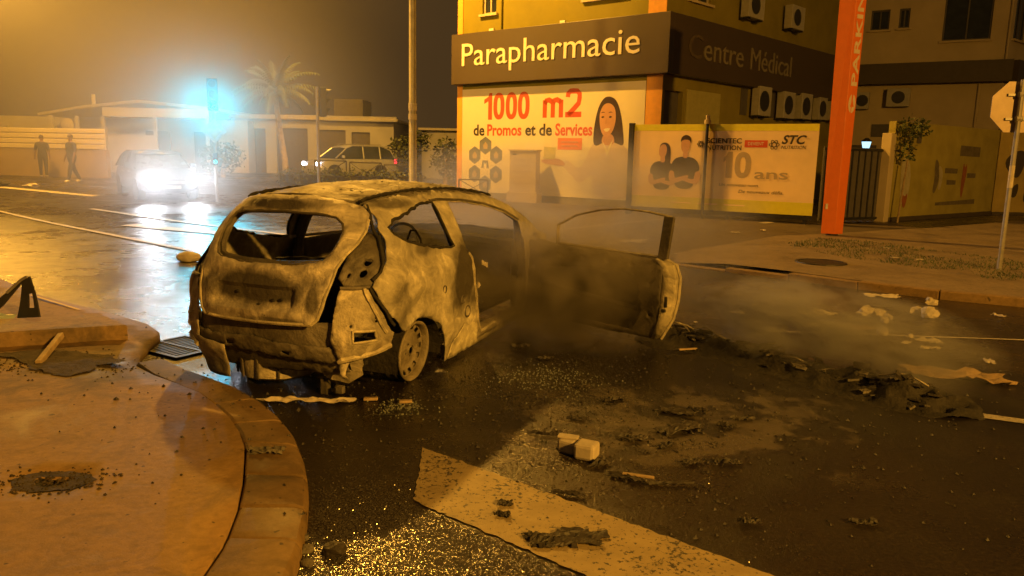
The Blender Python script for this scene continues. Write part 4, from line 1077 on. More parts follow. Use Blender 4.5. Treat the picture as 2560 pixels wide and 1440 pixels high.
# crossed pedestrian barriers
def barrier(p0, p1, label, hgt_=1.0):
    a, b = Vector(p0), Vector(p1); d = b-a; L_ = d.length
    t = empty('pedestrian_barrier', (a.x, a.y, hgt(a.x, a.y)), atan2(d.y, d.x), label, 'barrier', 'crossed steel pedestrian barriers')
    for x in (0, L_): 
        m = MB(); m.tube([(x, 0, 0), (x, 0, hgt_)], .03, 8); m.build('post', M['dark_steel'], t)
    m = MB(); m.tube([(0, 0, hgt_), (L_, 0, hgt_)], .025, 8); m.build('rail', M['dark_steel'], t)
    m = MB(); m.tube([(0, 0, .12), (L_, 0, .12)], .02, 8); m.build('rail', M['dark_steel'], t)
    for z0, z1 in ((.12, hgt_), (hgt_, .12)):
        m = MB(); m.tube([(0, 0, z0), (L_, 0, z1)], .016, 6); m.build('cross_bar', M['dark_steel'], t)
for k, (x0, x1) in enumerate(((-8.6, -7.2), (-7.1, -5.7), (-5.6, -4.2))):
    barrier((x0, 33.2), (x1, 33.0), ('leftmost', 'middle', 'rightmost')[k] + ' of three crossed steel barriers in front of the silver car')
barrier((-2.1, 29.2), (-1.0, 29.0), 'crossed steel barrier in front of the poster wall hexagons', .72)

# ------------------------------------------------------------------ cars in the background
def loft_car(root, sec, mats, wheels, wheel_r, lights, glass_rows, tw=1.0):
    pass
def simple_car(name, loc, rz, label, cat, L, W, prof_low, prof_roof, belt, paint, wheel_r, wb, group=None):
    """prof_low: (x, z) hood/boot line of the lower body; prof_roof: greenhouse side outline (x, z); x=0 nose, +L tail; nose towards -Y after rotation"""
    t = empty(name, loc, rz, label, cat, group)
    xs = [p[0] for p in prof_low]
    def zt(x): return lerp(x, [p[0] for p in prof_low], [p[1] for p in prof_low])
    st = [L*i/26 for i in range(27)]; m = MB(); ring = []
    for x in st:
        e = min(x, L-x); wn = W/2*(1-.13*max(0, 1-e/.55)**2); z1 = zt(x); zb = .22+.12*max(0, 1-e/.5)**2
        prof = [(wn*.80, zb), (wn*.97, zb+.10), (wn, .48), (wn*.995, z1*.82), (wn*.95, z1-.03), (wn*.85, z1), (0, z1+.03)]
        full = [(s*p[0], p[1]) for s, seq in ((1, prof), (-1, prof[::-1][1:])) for p in seq]
        ring.append([(px, x-L/2, pz) for px, pz in full])
    n = len(ring[0]); vs_ = [v for r_ in ring for v in r_]; fs_ = [(i*n+j, i*n+j+1, (i+1)*n+j+1, (i+1)*n+j) for i in range(len(st)-1) for j in range(n-1)]
    fs_ += [(i*n+n-1, i*n, (i+1)*n, (i+1)*n+n-1) for i in range(len(st)-1)] + [tuple(range(n)), tuple((len(st)-1)*n+j for j in range(n-1, -1, -1))]
    m.add(vs_, fs_); body = m.build('body', paint, t, smooth=True)
    # greenhouse
    g_ = MB(); pr_ = prof_roof; zt_ = max(p[1] for p in pr_)
    def hw(z): return W/2*(.93 - .20*(z-belt)/(zt_-belt))
    k = len(pr_); vv = [(hw(z), x-L/2, z) for x, z in pr_] + [(-hw(z), x-L/2, z) for x, z in pr_]
    g_.add(vv, [tuple(range(k)), tuple(range(2*k-1, k-1, -1))] + [(i, k+i, k+i+1, i+1) for i in range(k-1)])
    gh_ = g_.build('greenhouse', M['glass'], t, smooth=False)
    # roof skin, pillars
    top = [p for p in pr_ if p[1] > zt_-.16]
    r_ = MB(); vv = [(s*hw(z)*.97, x-L/2, z+.012) for x, z in top for s in (1, 0, -1)]
    for i in range(0, len(vv), 3): vv[i+1] = (0, vv[i+1][1], vv[i+1][2]+.04)
    r_.add(vv, [(3*i+j, 3*i+j+1, 3*i+4+j, 3*i+3+j) for i in range(len(top)-1) for j in (0, 1)]); ro = r_.build('roof', paint, t, smooth=True); solid(ro, .03)
    for s in (1, -1):
        p_ = MB(); f_, b_ = pr_[0], pr_[-1]
        fr = [(x, z) for x, z in pr_]
        p_.tube([(s*(hw(z)+.004), x-L/2, z) for x, z in fr], .035, 6)
        for fx in (.46, .74):
            x = pr_[0][0]+(pr_[-1][0]-pr_[0][0])*fx; p_.tube([(s*(hw(belt)+.004), x-L/2, belt), (s*(hw(zt_-.04)+.002), x-L/2+.03, zt_-.04)], .035, 6)
        p_.build('pillars', paint, t)
        mi = MB(); mi.box((s*(W/2+.10), pr_[0][0]+.35-L/2, belt+.08), (.2, .1, .14)); mi.build('mirror', paint, t, bevel=.03)
        d_ = MB()
        for fx in (.40, .66):
            x = L*fx; d_.box((s*(W/2+.012), x-L/2, belt-.12), (.02, .16, .025))
        d_.build('door_handle', M['galv'], t)
    for s in (1, -1):
        for x in wb:
            w_ = MB(); w_.lathe([(wheel_r*.62, -.11), (wheel_r*.93, -.105), (wheel_r, -.07), (wheel_r, .07), (wheel_r*.93, .105), (wheel_r*.62, .11)], 22, (s*(W/2-.12), x-L/2, wheel_r), 'X')
            wh = w_.build('wheel', M['rubber'], t, smooth=True)
            r2 = MB(); r2.lathe([(.001, s*.07), (wheel_r*.18, s*.085), (wheel_r*.5, s*.06), (wheel_r*.63, s*.10)], 22, (s*(W/2-.12), x-L/2, wheel_r), 'X'); r2.build('rim', M['galv'], wh, smooth=True)
            a_ = MB(); a_.lathe([(wheel_r*1.16, s*.128), (.001, s*.118)], 22, (s*(W/2-.12), x-L/2, wheel_r+.02), 'X'); a_.build('wheel_arch', M['black_plastic'], t)
    return t, hw
M['dark_paint'] = plain('dark_car_paint', (.03, .032, .036), .22, .3, var=.1)
M['silver_paint'] = plain('silver_car_paint', (.36, .37, .40), .3, .3, var=.08)
M['headlamp'] = emit('headlamp_lit', (.88, .92, 1.0), 420.0)
M['headlamp_small'] = emit('headlamp_lit_far', (.9, .93, 1.0), 60.0)
M['tail_red'] = emit('tail_lamp', (.9, .03, .04), 3.0)
# dark car facing the viewer with its headlights on
zc = hgt(-10.6, 23.0)
dc, _ = simple_car('dark_car', (-11.5, 24.65, zc), radians(37), 'dark hatchback with both headlights blazing, facing the viewer', 'car', 4.1, 1.72,
    [(0, .62), (.12, .72), (.5, .84), (1.15, .95), (3.6, .98), (4.0, .92), (4.1, .7)], [(.95, .95), (1.55, 1.34), (1.95, 1.45), (2.9, 1.46), (3.6, 1.30), (3.95, .98)], .96, M['dark_paint'], .30, (.75, 3.3))
for s in (1, -1):
    m = MB(); m.sphere((s*.64, -2.02, .66), (.15, .07, .075), 14, 8); m.build('headlight', M['headlamp'], dc, smooth=True)
m = MB(); m.bx(-.42, .42, -2.07, -2.05, .50, .60); m.build('grille', M['galv'], dc)
m = MB(); m.bx(-.26, .26, -2.08, -2.06, .36, .46); m.build('number_plate', M['paper'], dc)
for s in (1, -1):
    ld = bpy.data.lights.new('headlight_beam', 'SPOT'); ld.energy = 520; ld.color = (.86, .90, 1.0); ld.shadow_soft_size = .07; ld.spot_size = radians(70); ld.spot_blend = .8
    lo = bpy.data.objects.new('headlight_beam', ld); COL.objects.link(lo); lo.parent = dc; lo.location = (s*.64, -2.12, .66); lo.rotation_euler = (radians(-85), 0, 0)
# silver SUV
zs_ = hgt(-8.5, 39)
su, _ = simple_car('silver_suv', (-8.35, 39.2, zs_), radians(-47), 'silver estate car with lit headlights, stopped before the white garage', 'car', 4.55, 1.82,
    [(0, .70), (.15, .85), (.5, .98), (1.2, 1.06), (4.2, 1.08), (4.45, 1.0), (4.55, .75)], [(.95, 1.06), (1.65, 1.58), (2.0, 1.70), (3.7, 1.70), (4.2, 1.52), (4.45, 1.08)], 1.07, M['silver_paint'], .35, (.85, 3.5))
for s in (1, -1):
    m = MB(); m.sphere((s*.70, -2.20, .80), (.17, .08, .09), 12, 8); m.build('headlight', M['headlamp_small'], su, smooth=True)
    m = MB(); m.box((s*.82, 2.20, 1.0), (.1, .12, .30)); m.build('tail_light', M['tail_red'], su, bevel=.02)
    m = MB(); m.tube([(s*.62, -.35, 1.78), (s*.62, 1.45, 1.78)], .02, 6); m.build('roof_rail', M['galv'], su)
m = MB(); m.bx(-.5, .5, 1.75, 2.05, 1.68, 1.72); m.build('rear_spoiler', M['silver_paint'], su)

# ------------------------------------------------------------------ people
M['cloth_dark'] = plain('dark_clothes', (.018, .016, .018), .85, var=.3, scale=8)
M['cloth_navy'] = plain('navy_clothes', (.028, .028, .042), .85, var=.3, scale=8)
M['skin'] = plain('skin', (.16, .085, .05), .55, var=.1)
M['shoe'] = plain('white_shoe', (.65, .6, .55), .6)
def person(loc, rz, label, H, joints, shirt, arm_bare=True):
    """one continuous skinned body; joints: dict of positions in metres for a 1.75 m figure"""
    t = empty('person', (*loc, hgt(*loc)), rz, label, 'person', 'two people walking by the fence')
    s = H/1.75
    me = bpy.data.meshes.new('body'); names = list(joints); idx = {n_: i for i, n_ in enumerate(names)}
    E_ = [('pelvis', 'waist'), ('waist', 'chest'), ('chest', 'neck'), ('neck', 'jaw'), ('jaw', 'head'), ('head', 'crown')]
    for q in 'lr': E_ += [('chest', 'shoulder_'+q), ('shoulder_'+q, 'elbow_'+q), ('elbow_'+q, 'wrist_'+q), ('wrist_'+q, 'palm_'+q), ('palm_'+q, 'finger_'+q), ('palm_'+q, 'thumb_'+q), ('pelvis', 'hip_'+q), ('hip_'+q, 'knee_'+q), ('knee_'+q, 'ankle_'+q), ('ankle_'+q, 'toe_'+q)]
    me.from_pydata([Vector(joints[n_][:3])*s for n_ in names], [(idx[a], idx[b]) for a, b in E_], [])
    o = bpy.data.objects.new('body', me); link(o, t)
    md = o.modifiers.new('skin', 'SKIN'); md.use_smooth_shade = True
    for n_, v in zip(names, me.skin_vertices[0].data):
        r = joints[n_][3]*s; v.radius = (r, r*(joints[n_][4] if len(joints[n_]) > 4 else 1)); v.use_root = (n_ == 'pelvis')
    sb = o.modifiers.new('sub', 'SUBSURF'); sb.levels = 2; sb.render_levels = 2
    bpy.context.view_layer.update(); dg = bpy.context.evaluated_depsgraph_get()
    m2 = bpy.data.meshes.new_from_object(o.evaluated_get(dg)); o.modifiers.clear(); o.data = m2
    m2.materials.clear()
    for k in (shirt, M['cloth_dark'], M['skin'], M['shoe']): m2.materials.append(k)
    for p in m2.polygons:
        z = p.center.z/s; x = abs(p.center.x)/s; p.use_smooth = True
        if z > 1.47 and x < .16: p.material_index = 2
        elif z < .10: p.material_index = 3
        elif x > .21 and z < 1.12: p.material_index = 2
        elif z < .92: p.material_index = 1
        else: p.material_index = 0
    hr = MB(); hr.sphere(Vector(joints['head'][:3])*s + Vector((0, .012, .055))*s, (.088*s, .10*s, .085*s), 14, 8); hr.build('hair', M['p_hair'], t, smooth=True)
    hx, hy, hz = Vector(joints['head'][:3])*s
    for sg in (-1, 1):
        e = MB(); e.sphere((hx+sg*.032*s, hy-.088*s, hz), .012*s, 8, 5); e.build('eye', M['shoe'], t)
        e = MB(); e.sphere((hx+sg*.082*s, hy, hz-.01*s), (.012*s, .022*s, .032*s), 8, 5); e.build('ear', M['skin'], t)
    e = MB(); e.sphere((hx, hy-.10*s, hz-.03*s), (.014*s, .022*s, .022*s), 8, 5); e.build('nose', M['skin'], t)
    e = MB(); e.sphere((hx, hy-.086*s, hz-.065*s), (.026*s, .012*s, .007*s), 8, 5); e.build('mouth', plain('lips', (.2, .06, .05), .5), t)
    return t
def walk(stride, armL, armR):
    J = dict(pelvis=(0, 0, .95, .165, .8), waist=(0, .0, 1.10, .155, .8), chest=(0, 0, 1.33, .175, .75), neck=(0, 0, 1.49, .055), jaw=(0, -.01, 1.55, .062), head=(0, -.012, 1.635, .085), crown=(0, 0, 1.71, .06))
    for q, sg, ph in (('l', 1, 1), ('r', -1, -1)):
        a = armL if q == 'l' else armR
        J['shoulder_'+q] = (sg*.19, 0, 1.39, .082); J['elbow_'+q] = (sg*(.245+a*.05), .03-ph*.05, 1.12, .055)
        J['wrist_'+q] = (sg*(.27+a*.10), -.04-ph*.07, .88, .03); J['palm_'+q] = (sg*(.275+a*.115), -.055-ph*.075, .81, .034, .6)
        J['finger_'+q] = (sg*(.275+a*.12), -.07-ph*.08, .72, .018); J['thumb_'+q] = (sg*(.245+a*.10), -.10-ph*.08, .78, .012)
        J['hip_'+q] = (sg*.095, 0, .88, .118); J['knee_'+q] = (sg*.105, -.02-ph*stride*.45, .49, .082)
        J['ankle_'+q] = (sg*.105, .05-ph*stride*.9, .085, .055); J['toe_'+q] = (sg*.12, -.12-ph*stride*.9, .04, .045)
    return J
person((-19.7, 32.2), radians(205), 'left walker in dark loose clothes and pale shoes by the sheet fence', 1.74, walk(.07, .25, -.1), M['cloth_dark'])
person((-16.65, 29.0), radians(-25), 'right walker in a navy shirt reaching a hand towards the other', 1.78, walk(.34, -.2, 1.7), M['cloth_navy'])

# low clipped hedge in front of the silver car
hg = empty('hedge', (-9.3, 30.6, .30), atan2(.5, 5.2), 'low dark clipped hedge in front of the silver car', 'hedge')
leaf_mass('foliage', M['leaf'], [(k*.62+.3, 0, .35, .5, .4, .45) for k in range(9)], 3600, .12, hg, 31)
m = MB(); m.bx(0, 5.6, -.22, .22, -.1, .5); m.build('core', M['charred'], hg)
# ------------------------------------------------------------------ the burnt-out hatchback
YAW = .365
BC = empty('burnt_car', (-1.785, 5.089, 0), -YAW, 'burnt-out ash grey hatchback wreck with its right door hanging open', 'car')
ZW = [-.1, .15, .30, .55, .75, .86, .95, 1.05, 1.15, 1.25, 1.33, 1.40]
WW = [.79, .83, .86, .875, .875, .86, .825, .785, .735, .67, .60, .48]
ZY = [-.1, .15, .30, .45, .60, .75, .85, 1.0, 1.15, 1.25, 1.33, 1.40]
YY = [.20, .14, .06, .03, .05, .07, .11, .20, .29, .35, .41, .50]
NN = 2.7
def _w(z): return lerp(z, ZW, WW)
def _y0(z): return lerp(z, ZY, YY)
def _D(z): return lerp(z, [0, .8, 1.4], [.50, .62, .62])
def SX(y, z):
    ww, yy, d = _w(z), _y0(z), _D(z)
    t = min(1, max(0, (yy+d-y)/d)); x = ww*(1-t**NN)**(1/NN)
    if y > 3.3: x *= max(.02, 1-min(1, (y-3.3)/1.2)**2.6)**(1/2.4)
    return x
def RY(x, z):
    ww, yy, d = _w(z), _y0(z), _D(z); t = min(1, abs(x)/ww)
    return yy + d*(1-(1-t**NN)**(1/NN))
def rough_(p, amp, sc=5.0, seed=0):
    q = Vector(p)*sc + Vector((seed, seed*2, 0))
    rid = 1-abs(noise.noise(q*.55 + Vector((3, 1, 7))))*2.2
    return amp*(noise.noise(q) + .9*max(0, rid)**2 - .4 + .5*noise.noise(q*2.3) + .35*noise.noise(q*5.1))
def crumple(o, amp, sc=5.0, seed=0):
    me = o.data; me.update()
    nr = [v.normal.copy() for v in me.vertices]
    for v, n_ in zip(me.vertices, nr): v.co += n_*rough_(v.co, amp, sc, seed)
    me.update(); return o
def mirror_obj(o, name=None, parent=BC):
    me = o.data.copy()
    for v in me.vertices: v.co.x = -v.co.x
    me.flip_normals(); c = bpy.data.objects.new(name or o.name, me); link(c, parent)
    for md in o.modifiers:
        if md.type == 'SOLIDIFY': solid(c, md.thickness, md.offset)
    return c

Hc = lambda y: lerp(y, [.45, .7, .9, 1.2, 1.5, 2.0, 2.3, 2.55, 2.8], [1.40, 1.432, 1.45, 1.463, 1.47, 1.465, 1.447, 1.418, 1.372])
rail = lambda y: Hc(y) - .075
# --- side: quarter panel, pillars, sill and wing in one pressing, with quarter window and door openings
out = [(.620, 1.325), (.635, 1.255), (.573, 1.16), (.581, 1.105), (.534, 1.021), (.476, .937), (.421, .889), (.345, .843), (.315, .798), (.375, .641), (.567, .451),
       (.669, .495), (.76, .507), (.86, .50), (1.003, .46), (1.152, .373), (1.273, .255), (1.338, .131), (1.347, .039), (2.05, .045), (3.22, .075),
       (3.26, .25), (3.38, .44), (3.58, .52), (3.80, .46), (3.95, .30), (3.98, .12), (4.40, .14), (4.44, .45), (4.40, .70), (4.2, .80), (3.75, .885),
       (3.56, .93), (3.40, 1.03), (3.22, 1.13), (2.968, 1.234), (2.75, 1.30), (2.55, rail(2.55)), (2.3, rail(2.3)), (2.0, rail(2.0)), (1.5, rail(1.5)), (1.2, rail(1.2)), (.9, rail(.9)), (.7, rail(.7))]
qwin = [(.66, 1.177), (.675, 1.131), (.809, 1.064), (1.017, 1.02), (1.252, .985), (1.436, .961), (1.50, .973), (1.463, 1.079), (1.463, 1.18), (1.50, 1.28), (1.50, 1.318), (1.374, 1.318), (1.20, 1.30), (1.038, 1.267), (.759, 1.221)]
dwin = [(1.70, .93), (1.70, 1.10), (1.755, 1.27), (1.78, 1.305), (2.066, 1.292), (2.455, 1.243), (2.835, 1.152), (3.08, 1.055), (3.06, .93), (3.07, .64), (3.14, .30), (3.14, .19), (2.02, .155), (1.90, .286), (1.853, .467), (1.794, .624), (1.766, .749), (1.744, .847)]
random.seed(21)
sd = panel(out, [qwin, dwin], lambda a, b: (SX(a, b), a, b), .026, .005)
def swell(y, z):   # flare over the rear wheel, crease along the shoulder
    d = abs(sqrt((y-.83)**2 + (z-.22)**2) - .33); d2_ = abs(sqrt((y-.86)**2 + (z-.20)**2) - .52)
    f = .026*max(0, 1-d/.06) if z > .1 and y < 1.4 else 0
    f += .020*max(0, 1-d2_/.06)*smoothstep(.18, .35, z)*smoothstep(.40, .60, y)
    f += .010*max(0, 1-abs(z-.80-.03*(y-1))/.05)
    return f
for v in sd.v:
    v.x += swell(v.y, v.z)
side = sd.build('side_panel', M['burnt_side'], BC, smooth=True, fix=False); crumple(side, .0085, 5.0, 1); solid(side, .012, 0)
sideL = mirror_obj(side)
# pillar inner boxes (thickness of the shell)
def inner_post(pts, r, name='pillar', mat='burnt_dark'):
    for sg in (1, -1):
        m = MB(); m.tube([(sg*(SX(a, b)-.045), a, b) for a, b in pts], r, 7); o = m.build(name, M[mat], BC, smooth=True); crumple(o, .006, 12, 4)
inner_post([(1.62, .40), (1.62, .93), (1.60, 1.10), (1.63, 1.30)], [.05, .05, .042, .04])
inner_post([(3.13, .15), (3.12, .60), (3.12, .95), (3.18, 1.06)], [.05, .05, .05, .04], 'door_post')
inner_post([(3.2, 1.06), (2.9, 1.20), (2.5, 1.32), (2.0, 1.37), (1.5, 1.38), (.9, 1.34)], .032, 'roof_rail_box')
inner_post([(1.4, .10), (2.2, .12), (3.15, .14)], .06, 'sill_box', 'burnt')
# ragged lip along the quarter window and the roof rail (burnt sealant and torn trim)
for sg in (1, -1):
    m = MB(); loop = densify(qwin, .04, True, .006)
    m.tube([(sg*(SX(a, b)+.003), a, b) for a, b in loop], [.009+.007*random.random() for _ in loop], 5, closed=True); m.build('window_seal', M['charred'], BC)
    ln = densify([(.62, 1.335), (.7, rail(.7)), (.9, rail(.9)), (1.2, rail(1.2)), (1.5, rail(1.5)), (2.0, rail(2.0)), (2.3, rail(2.3)), (2.6, 1.335), (2.75, 1.30)], .04, False)
    m = MB(); m.tube([(sg*(SX(a, b)-.012), a, b+.018+.008*random.random()) for a, b in ln], [.008+.008*random.random() for _ in ln], 5); m.build('roof_ditch_strip', M['charred'], BC)
    ln = densify([(1.47, 1.33), (1.62, 1.335), (2.06, 1.31), (2.455, 1.262), (2.835, 1.172), (3.08, 1.075)], .05, False)
    m = MB(); m.tube([(sg*(SX(a, b)+.010), a, b) for a, b in ln], .013, 6); m.build('door_seal', M['burnt_dark'], BC)
# door aperture flange with torn tabs
for sg in (1, -1):
    m = MB(); ln = densify([(1.72, .89), (1.75, .847), (1.772, .749), (1.80, .624), (1.86, .467), (1.905, .286), (2.03, .15)], .05, False, .004)
    m.tube([(sg*(SX(a, b)+.004), a-.006, b) for a, b in ln], [.012+.008*random.random() for _ in ln], 6); m.build('door_flange', M['burnt_pale'], BC)
m = MB(); m.prism([(.0, 0), (.055, .02), (.01, .06)], 0, .012, lambda a, b, h: (.865+h, 1.885+a, .56+b)); m.build('lock_striker', M['paper'], BC)
m = MB(); m.box((.85, 1.70, .60), (.02, .07, .10)); m.build('patch', M['burnt_dark'], BC)
for (a, b, r) in ((1.66, .40, .05), (1.55, .52, .035), (1.20, .66, .03)):
    m = MB(); m.lathe([(.001, -.004), (r*.8, -.002), (r, .008), (r*1.1, 0)], 12, (SX(a, b)+.012, a, b), 'X'); m.build('blister', M['burnt_dark'], BC, smooth=True)
random.seed(5)
sc_ = panel([(1.37, .05), (1.98, .055), (1.93, .20), (1.88, .30), (1.74, .27), (1.60, .30), (1.52, .22), (1.41, .17)], [], lambda a, b: (SX(a, b)+.016, a, b), .03, .012)
o = sc_.build('ash_scab', M['ash_pale'], BC, smooth=True, fix=False); crumple(o, .006, 12, 3); solid(o, .004, 0); mirror_obj(o)
# --- roof
rf = panel([(-1, .50), (1, .50), (1, 2.80), (-1, 2.80)], [], lambda u, y: (u*SX(max(y, .62), rail(max(y, .62)))*1.0, y + (.14*(u*u) if y < .75 else .14*(u*u)*max(0, (1.3-y)/.55)) if y < 1.3 else y, Hc(y) - .065*u*u - (.012 if abs(u) > .92 else 0)), .035)
roof = rf.build('roof', M['burnt_roof'], BC, smooth=True, fix=False)
for p in roof.data.polygons[:1]:
    if p.normal.z < 0: roof.data.flip_normals()
crumple(roof, .011, 4.0, 2); solid(roof, .01, -1)
m = MB(); m.tube([(u*.56, 2.80, 1.36-.06*u*u) for u in [-1, -.6, -.2, .2, .6, 1]], .03, 7); m.build('screen_header', M['burnt'], BC, smooth=True)
# flakes of burnt paint standing off the roof
fl = MB(); rng = random.Random(9)
for k in range(130):
    u, y = rng.uniform(-.85, .93), rng.uniform(.7, 2.6)
    if rng.random() > .3+.7*max(0, u): continue
    p = Vector((u*.5, y, Hc(y)-.06*u*u+.003)); s = rng.uniform(.008, .026); a = rng.uniform(0, pi)
    d1 = Vector((cos(a), sin(a), rng.uniform(-.1, .5)))*s; d2_ = Vector((-sin(a), cos(a), rng.uniform(-.1, .4)))*s*.7
    fl.add([p-d1, p+d2_, p+d1*.9, p-d2_], [(0, 1, 2, 3)])
tag(fl.build('paint_flakes', M['burnt_dark'], BC, fix=False), kind='stuff')
# --- tailgate
th = [(.600, 1.235), (.622, 1.161), (.612, 1.081), (.574, 1.011), (.549, .928), (.548, .849), (.513, .671), (.487, .593), (.446, .556)]
tout = [(0, 1.392), (.15, 1.39), (.26, 1.384), (.40, 1.362), (.53, 1.318), (.585, 1.27)] + th + [(.2, .548), (0, .545)]
tout = tout + [(-a, b) for a, b in tout[::-1][1:-1]]
wh_ = [(0, 1.284), (.174, 1.28), (.338, 1.272), (.43, 1.253), (.482, 1.21), (.508, 1.158), (.505, 1.097), (.491, 1.029), (.45, .972), (.39, .952), (.178, .937), (0, .934)]
wh = wh_ + [(-a, b) for a, b in wh_[::-1][1:-1]]
def box_s(x, z, x0, x1, z0, z1, e=.035):
    return smoothstep(x0-e, x0+e, x)*smoothstep(x1+e, x1-e, x)*smoothstep(z0-e, z0+e, z)*smoothstep(z1+e, z1-e, z)
def tg(x, z):
    y = RY(x, z)-.012
    y += .045*box_s(x, z, -.36, .30, .65, .79, .025)                      # number plate recess
    y += .022*box_s(x, z, -.50, .50, .81, .88, .02)                     # step under the glass
    y -= .022*box_s(x, z, -.40, .36, .585, .645, .018)                    # lip under the plate
    y -= .012*max(0, 1-abs(abs(x)-.43-.10*(z-.7))/.03)*smoothstep(.9, .8, z)   # corner creases
    y -= .020*max(0, 1-abs(z-1.375+.35*x*x*.3)/.03)*(1 if abs(x) < .45 else 0)  # spoiler lip
    y += .010*max(0, 1-abs(x+.12+.02*sin(z*9))/.02)*smoothstep(.88, .80, z)     # split
    return (x, y, z)
t_ = panel(tout, [wh], tg, .028, .002)
tgo = t_.build('tailgate', M['burnt_lid'], BC, smooth=True, fix=False); crumple(tgo, .0075, 6.0, 5); solid(tgo, .014, 0)
for loop, r, mt in ((wh, .010, 'burnt_dark'),):
    lp = densify(loop, .05, True, .002); m = MB(); m.tube([(a, RY(a, b)-.012, b) for a, b in lp], r, 6, closed=True); m.build('glass_flange', M[mt], tgo, smooth=True)
for (a, b) in ((-.16, .74), (.14, .70), (.20, .705), (-.05, .90), (.02, .66)):
    m = MB(); m.lathe([(.001, .0), (.011, 0), (.013, .01)], 10, (a, RY(a, b)+.004, b), 'Y'); m.build('bolt_hole', M['charred'], tgo)
# edge bead of the lid
lp = densify([(-a, b) for a, b in th[::-1]] , .05, False); lp = densify(th, .05, False)
for sg in (1, -1):
    m = MB(); m.tube([(sg*a, RY(a, b)-.014, b) for a, b in lp], .012, 6); m.build('lid_edge', M['burnt_pale'], tgo, smooth=True)
m = MB(); m.tube([(x, RY(x, .55)-.014, .55+.008*(abs(x)/.45)**2) for x in [-.45+.09*i for i in range(11)]], .013, 6); m.build('lid_edge', M['burnt_pale'], tgo, smooth=True)
# inner frame of the lid behind the glass opening
m = MB(); m.tube([(a*1.02, RY(a, b)+.05, b) for a, b in densify(wh, .06)], .022, 6, closed=True); m.build('lid_frame', M['burnt_dark'], tgo, smooth=True)
# --- tail lamp recesses, water channels
lr = [(.600, 1.08), (.625, 1.15), (.69, 1.125), (.737, 1.021), (.773, .937), (.788, .89), (.765, .843), (.765, .800), (.615, .806), (.565, .859), (.575, .99)]
lh = [[(.70+.020*cos(t), z+.024*sin(t)) for t in [2*pi*k/10 for k in range(10)]] for z in (.955, .885)] + [[(.625+.010*cos(t), .875+.016*sin(t)) for t in [2*pi*k/8 for k in range(8)]]]
lp_ = panel(lr, lh, lambda x, z: (x*.985, RY(x, z)+.032, z), .025, .002); lo_ = lp_.build('lamp_recess', M['burnt_dark'], BC, smooth=True, fix=False); crumple(lo_, .004, 9, 6); solid(lo_, .008, 0); mirror_obj(lo_)
for sg in (1, -1):
    m = MB(); ln = [(.53, 1.33), (.585, 1.262), (.645, 1.165), (.69, 1.11), (.735, 1.025), (.772, .937), (.779, .885), (.757, .845)]
    m.tube([(sg*a*1.0, RY(a, b)+.008, b) for a, b in densify(ln, .03, False)], .014, 6); m.build('rain_channel', M['charred'], BC, smooth=True)
    m = MB(); ln = [(.60, .80), (.68, .798), (.757, .800)]
    m.tube([(sg*a, RY(a, b)+.002, b) for a, b in ln], .013, 6); m.build('lamp_ledge', M['burnt_dark'], BC, smooth=True)
    m = MB(); ln = densify([(.757, .800), (.80, .72), (.838, .63), (.862, .52)], .03, False)
    m.tube([(sg*(a+.004), RY(a, b)-.004, b) for a, b in ln], .012, 6); m.build('panel_seam', M['charred'], BC, smooth=True)
    m = MB(); ln = densify([(.735, .795), (.775, .70), (.812, .60), (.845, .48)], .03, False)
    m.tube([(sg*a, RY(a, b)-.006, b) for a, b in ln], .014, 6); m.build('panel_bead', M['burnt_pale'], BC, smooth=True)
# --- corner plates behind the lost bumper, with the vent openings
cp = [(.60, .796), (.75, .796), (.79, .70), (.83, .60), (.858, .47), (.850, .385), (.80, .345), (.69, .325), (.60, .30), (.565, .44), (.575, .62)]
ch = [[(.700, .512), (.805, .508), (.812, .44), (.702, .432)], [(.682+.010*cos(t), .545+.010*sin(t)) for t in [2*pi*k/8 for k in range(8)]], [(.80+.006*cos(t), .595+.011*sin(t)) for t in [2*pi*k/8 for k in range(8)]], [(.803+.006*cos(t), .57+.010*sin(t)) for t in [2*pi*k/8 for k in range(8)]]]
c_ = panel(cp, ch, lambda x, z: (x, RY(x, z)+.010-.012*box_s(x, z, .67, .84, .40, .545, .015), z), .022, .002)
co = c_.build('corner_plate', M['burnt'], BC, smooth=True, fix=False); crumple(co, .008, 8, 7); solid(co, .006, 0); mirror_obj(co)
for sg in (1, -1):
    m = MB(); m.tube([(sg*a, RY(a, b)-.006, b) for a, b in densify(ch[0], .03)], .010, 6, closed=True); m.build('vent_rim', M['burnt_pale'], BC, smooth=True)
    m = MB(); m.box((sg*.72, .42, .47), (.10, .04, .09)); m.build('vent_flap', M['burnt_dark'], BC)
    m = MB(); ln = densify([(.60, .30), (.69, .325), (.80, .345), (.85, .385)], .03, False, .006)
    m.tube([(sg*a, RY(a, b)-.004, b) for a, b in ln], [.010+.012*random.random() for _ in ln], 6); m.build('torn_edge', M['burnt_pale'], BC)
